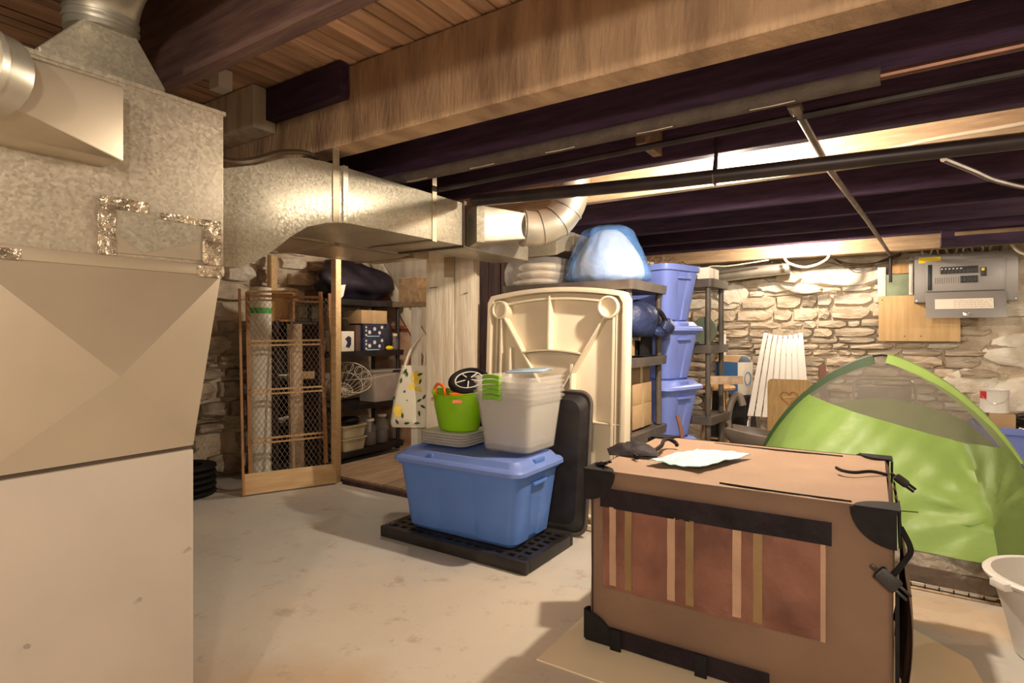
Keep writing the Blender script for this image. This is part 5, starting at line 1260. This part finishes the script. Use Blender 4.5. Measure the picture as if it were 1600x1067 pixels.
# blue and white carton on a black crate
bc = thing('black_crate', 'black ribbed plastic crate below the blue carton', 'crate', (-1.29, 5.72, 0))
MB().loft([rr(.36, .36, .03, 4, 0), rr(.40, .40, .03, 4, .56), rr(.42, .42, .03, 4, .562), rr(.42, .42, .03, 4, .578), rr(.38, .38, .03, 4, .578), rr(.34, .34, .03, 4, .04)]).build('crate_body', 'blackp', bc, smooth=30)
for i in range(5): MB().box(-.16+i*.075, -.205, .05, -.14+i*.075, -.17, .54).build('crate_rib', 'blackp', bc)
bx = thing('blue_carton', 'blue and white open carton on the black crate by the stone wall', 'box', (-1.25, 5.66, .579), R(-28))
MB().box(-.13, -.10, 0, .13, .10, .30).build('carton', 'bxblue', bx, bevel=.003); MB().box(.1305, -.10, 0, .133, .10, .30).build('white_side', 'paper', bx)
for s_ in (-1, 1):
    b = MB(); b.add([(-.13, s_*.10, .30), (.13, s_*.10, .30), (.12, s_*.04, .355), (-.12, s_*.04, .355)], [(0, 1, 2, 3)]); b.build('flap', 'paper' if s_ > 0 else 'card', bx, solid=.003)
MB().tube([(.1345, .03+.04*cos(2*pi*k/18), .15+.06*sin(2*pi*k/18)) for k in range(18)], .004, 5, closed=True).build('printed_ring', 'bxblue', bx)
MB().lathe([(.10, 0), (.10, .004)], 4).build('inner_sheet', 'card', bx, loc=(0, 0, .29)) 
tag(MB().box(-.025, -.012, 0, .025, .012, 1.14).build('white_batten', 'whites', loc=(-1.48, 6.20, 0), rot=(R(-2), 0, 0), bevel=.002), 'white painted batten standing against the stone wall', 'batten')
# grey inflatable seat
gs = thing('shell_chair', 'grey moulded shell chair behind the wooden stool', 'chair', (-.90, 4.84, 0))
b = MB()
def seatf(u, v):
    a = lerp(-.5, 1.25, v)*pi; x = lerp(-.20, .20, u); c = (1-.25*(2*u-1)**2)
    return (x*.95, -.14*cos(a)*c-.0, .36+.17*sin(a)*-1*c*.8+.02*abs(2*u-1))
b.grid(lambda u, v: (lerp(-.21, .19, u), -.17*cos(pi*v)*(1-.3*(2*u-1)**2), .40-.16*sin(pi*v)*(1-.35*(2*u-1)**4)-.05*u), 20, 16)
b.build('seat_shell', 'grub', gs, smooth=60, solid=.035)
MB().tube(spline([(-.22, .05, .36), (-.24, .12, .46), (-.22, .16, .58), (-.17, .17, .64), (-.13, .16, .55)], 6), .028, 10).build('arm_roll', 'grub', gs)
for s_ in (-1, 1): MB().tube([(s_*.12, -.10, 0), (s_*.08, .0, .26)], .012, 8).build('leg', 'steel', gs); MB().tube([(s_*.12, .12, 0), (s_*.08, .0, .26)], .012, 8).build('leg', 'steel', gs)
# brown stick leaning behind the tent
tag(MB().bar((-.50, 5.9, 0.02), (-.56, 6.15, .84), .06, .025).build('brown_stake', mat('dark_red_wood', (.18, .07, .045), .6)), 'dark brown wooden stake between the white chairs and the tent', 'stake')
# folding chair seen through the mesh
fc = thing('folding_chair', 'chrome tube folding chair standing behind the tent mesh', 'chair', (-.06, 5.15, 0), R(5))
MB().tube(spline([(-.20, .1, 0), (-.20, .0, .45), (-.195, -.03, .74), (-.175, -.03, .785), (-.13, -.03, .80), (.13, -.03, .80), (.175, -.03, .785), (.195, -.03, .74), (.20, .0, .45), (.20, .1, 0)], 5), .011, 8).build('frame', 'steel', fc)
MB().tube(spline([(-.18, -.25, 0), (-.18, .0, .40), (-.17, .15, .45), (.17, .15, .45), (.18, .0, .40), (.18, -.25, 0)], 5), .011, 8).build('legs', 'steel', fc)
MB().box(-.17, -.18, .43, .17, .16, .455).build('seat', 'grub', fc, bevel=.01); MB().box(-.17, -.042, .60, .17, -.022, .75).build('backrest', 'grub', fc, bevel=.008)
# right hand tote, bag and paint can
make_tote('blue open tote with black bag behind the tent at the right edge', (.91, 5.62, 0), R(0), L=.80, Wd=.48, H=.47, m='blue2', ml='blue2L', lid=False, taper=.05)
tag(lumpy('black_garbage_bag', mat('shiny_black_film', (.012, .010, .011), .18, bump=1.0, bscale=9), (1.0, 5.61, .36), (.27, .20, .125), 71, .12, nu=36, nv=20, fq=6), 'shiny black garbage bag bulging from the right hand blue tote', 'bag')
pc = thing('paint_can', 'white paint can with red label beside the black garbage bag', 'paint can', (.635, 5.62, .0))
can = thing('tall_carton', 'plain box under the paint can inside the right hand tote', 'box', (.67, 5.62, .035)); MB().box(-.075, -.10, 0, .075, .10, .515).build('carton', 'card', can, bevel=.004)
pc.location.z = .552
MB().lathe([(.085, 0), (.088, .004), (.086, .008), (.086, .165), (.089, .168), (.089, .174), (.078, .174), (.074, .166), (.02, .166)], 28).build('can', 'white', pc)
b = MB(); b.grid(lambda u, v: (.0868*cos(R(lerp(188, 232, u))), .0868*sin(R(lerp(188, 232, u))), lerp(.105, .16, v)), 8, 1); b.build('red_label', 'redl', pc)
MB().tube(spline([(-.088, .0, .15), (-.06, -.07, .10), (.0, -.092, .075), (.06, -.07, .10), (.088, 0, .15)], 6), .002, 5).build('wire_handle', 'steel', pc)
# white basin at the right edge
bs_ = thing('white_basin', 'round cream plastic basin on the floor at the right edge', 'basin', (.50, 2.74, 0))
MB().lathe([(.12, 0), (.135, .006), (.165, .14), (.20, .265), (.222, .272), (.226, .283), (.218, .292), (.20, .29), (.158, .14), (.125, .02)], 40).build('basin_body', 'white', bs_, smooth=50)
MB().box(-.245, -.03, .262, -.212, .03, .288).build('lug_handle', 'white', bs_, bevel=.004, rot=(0, 0, R(35)))
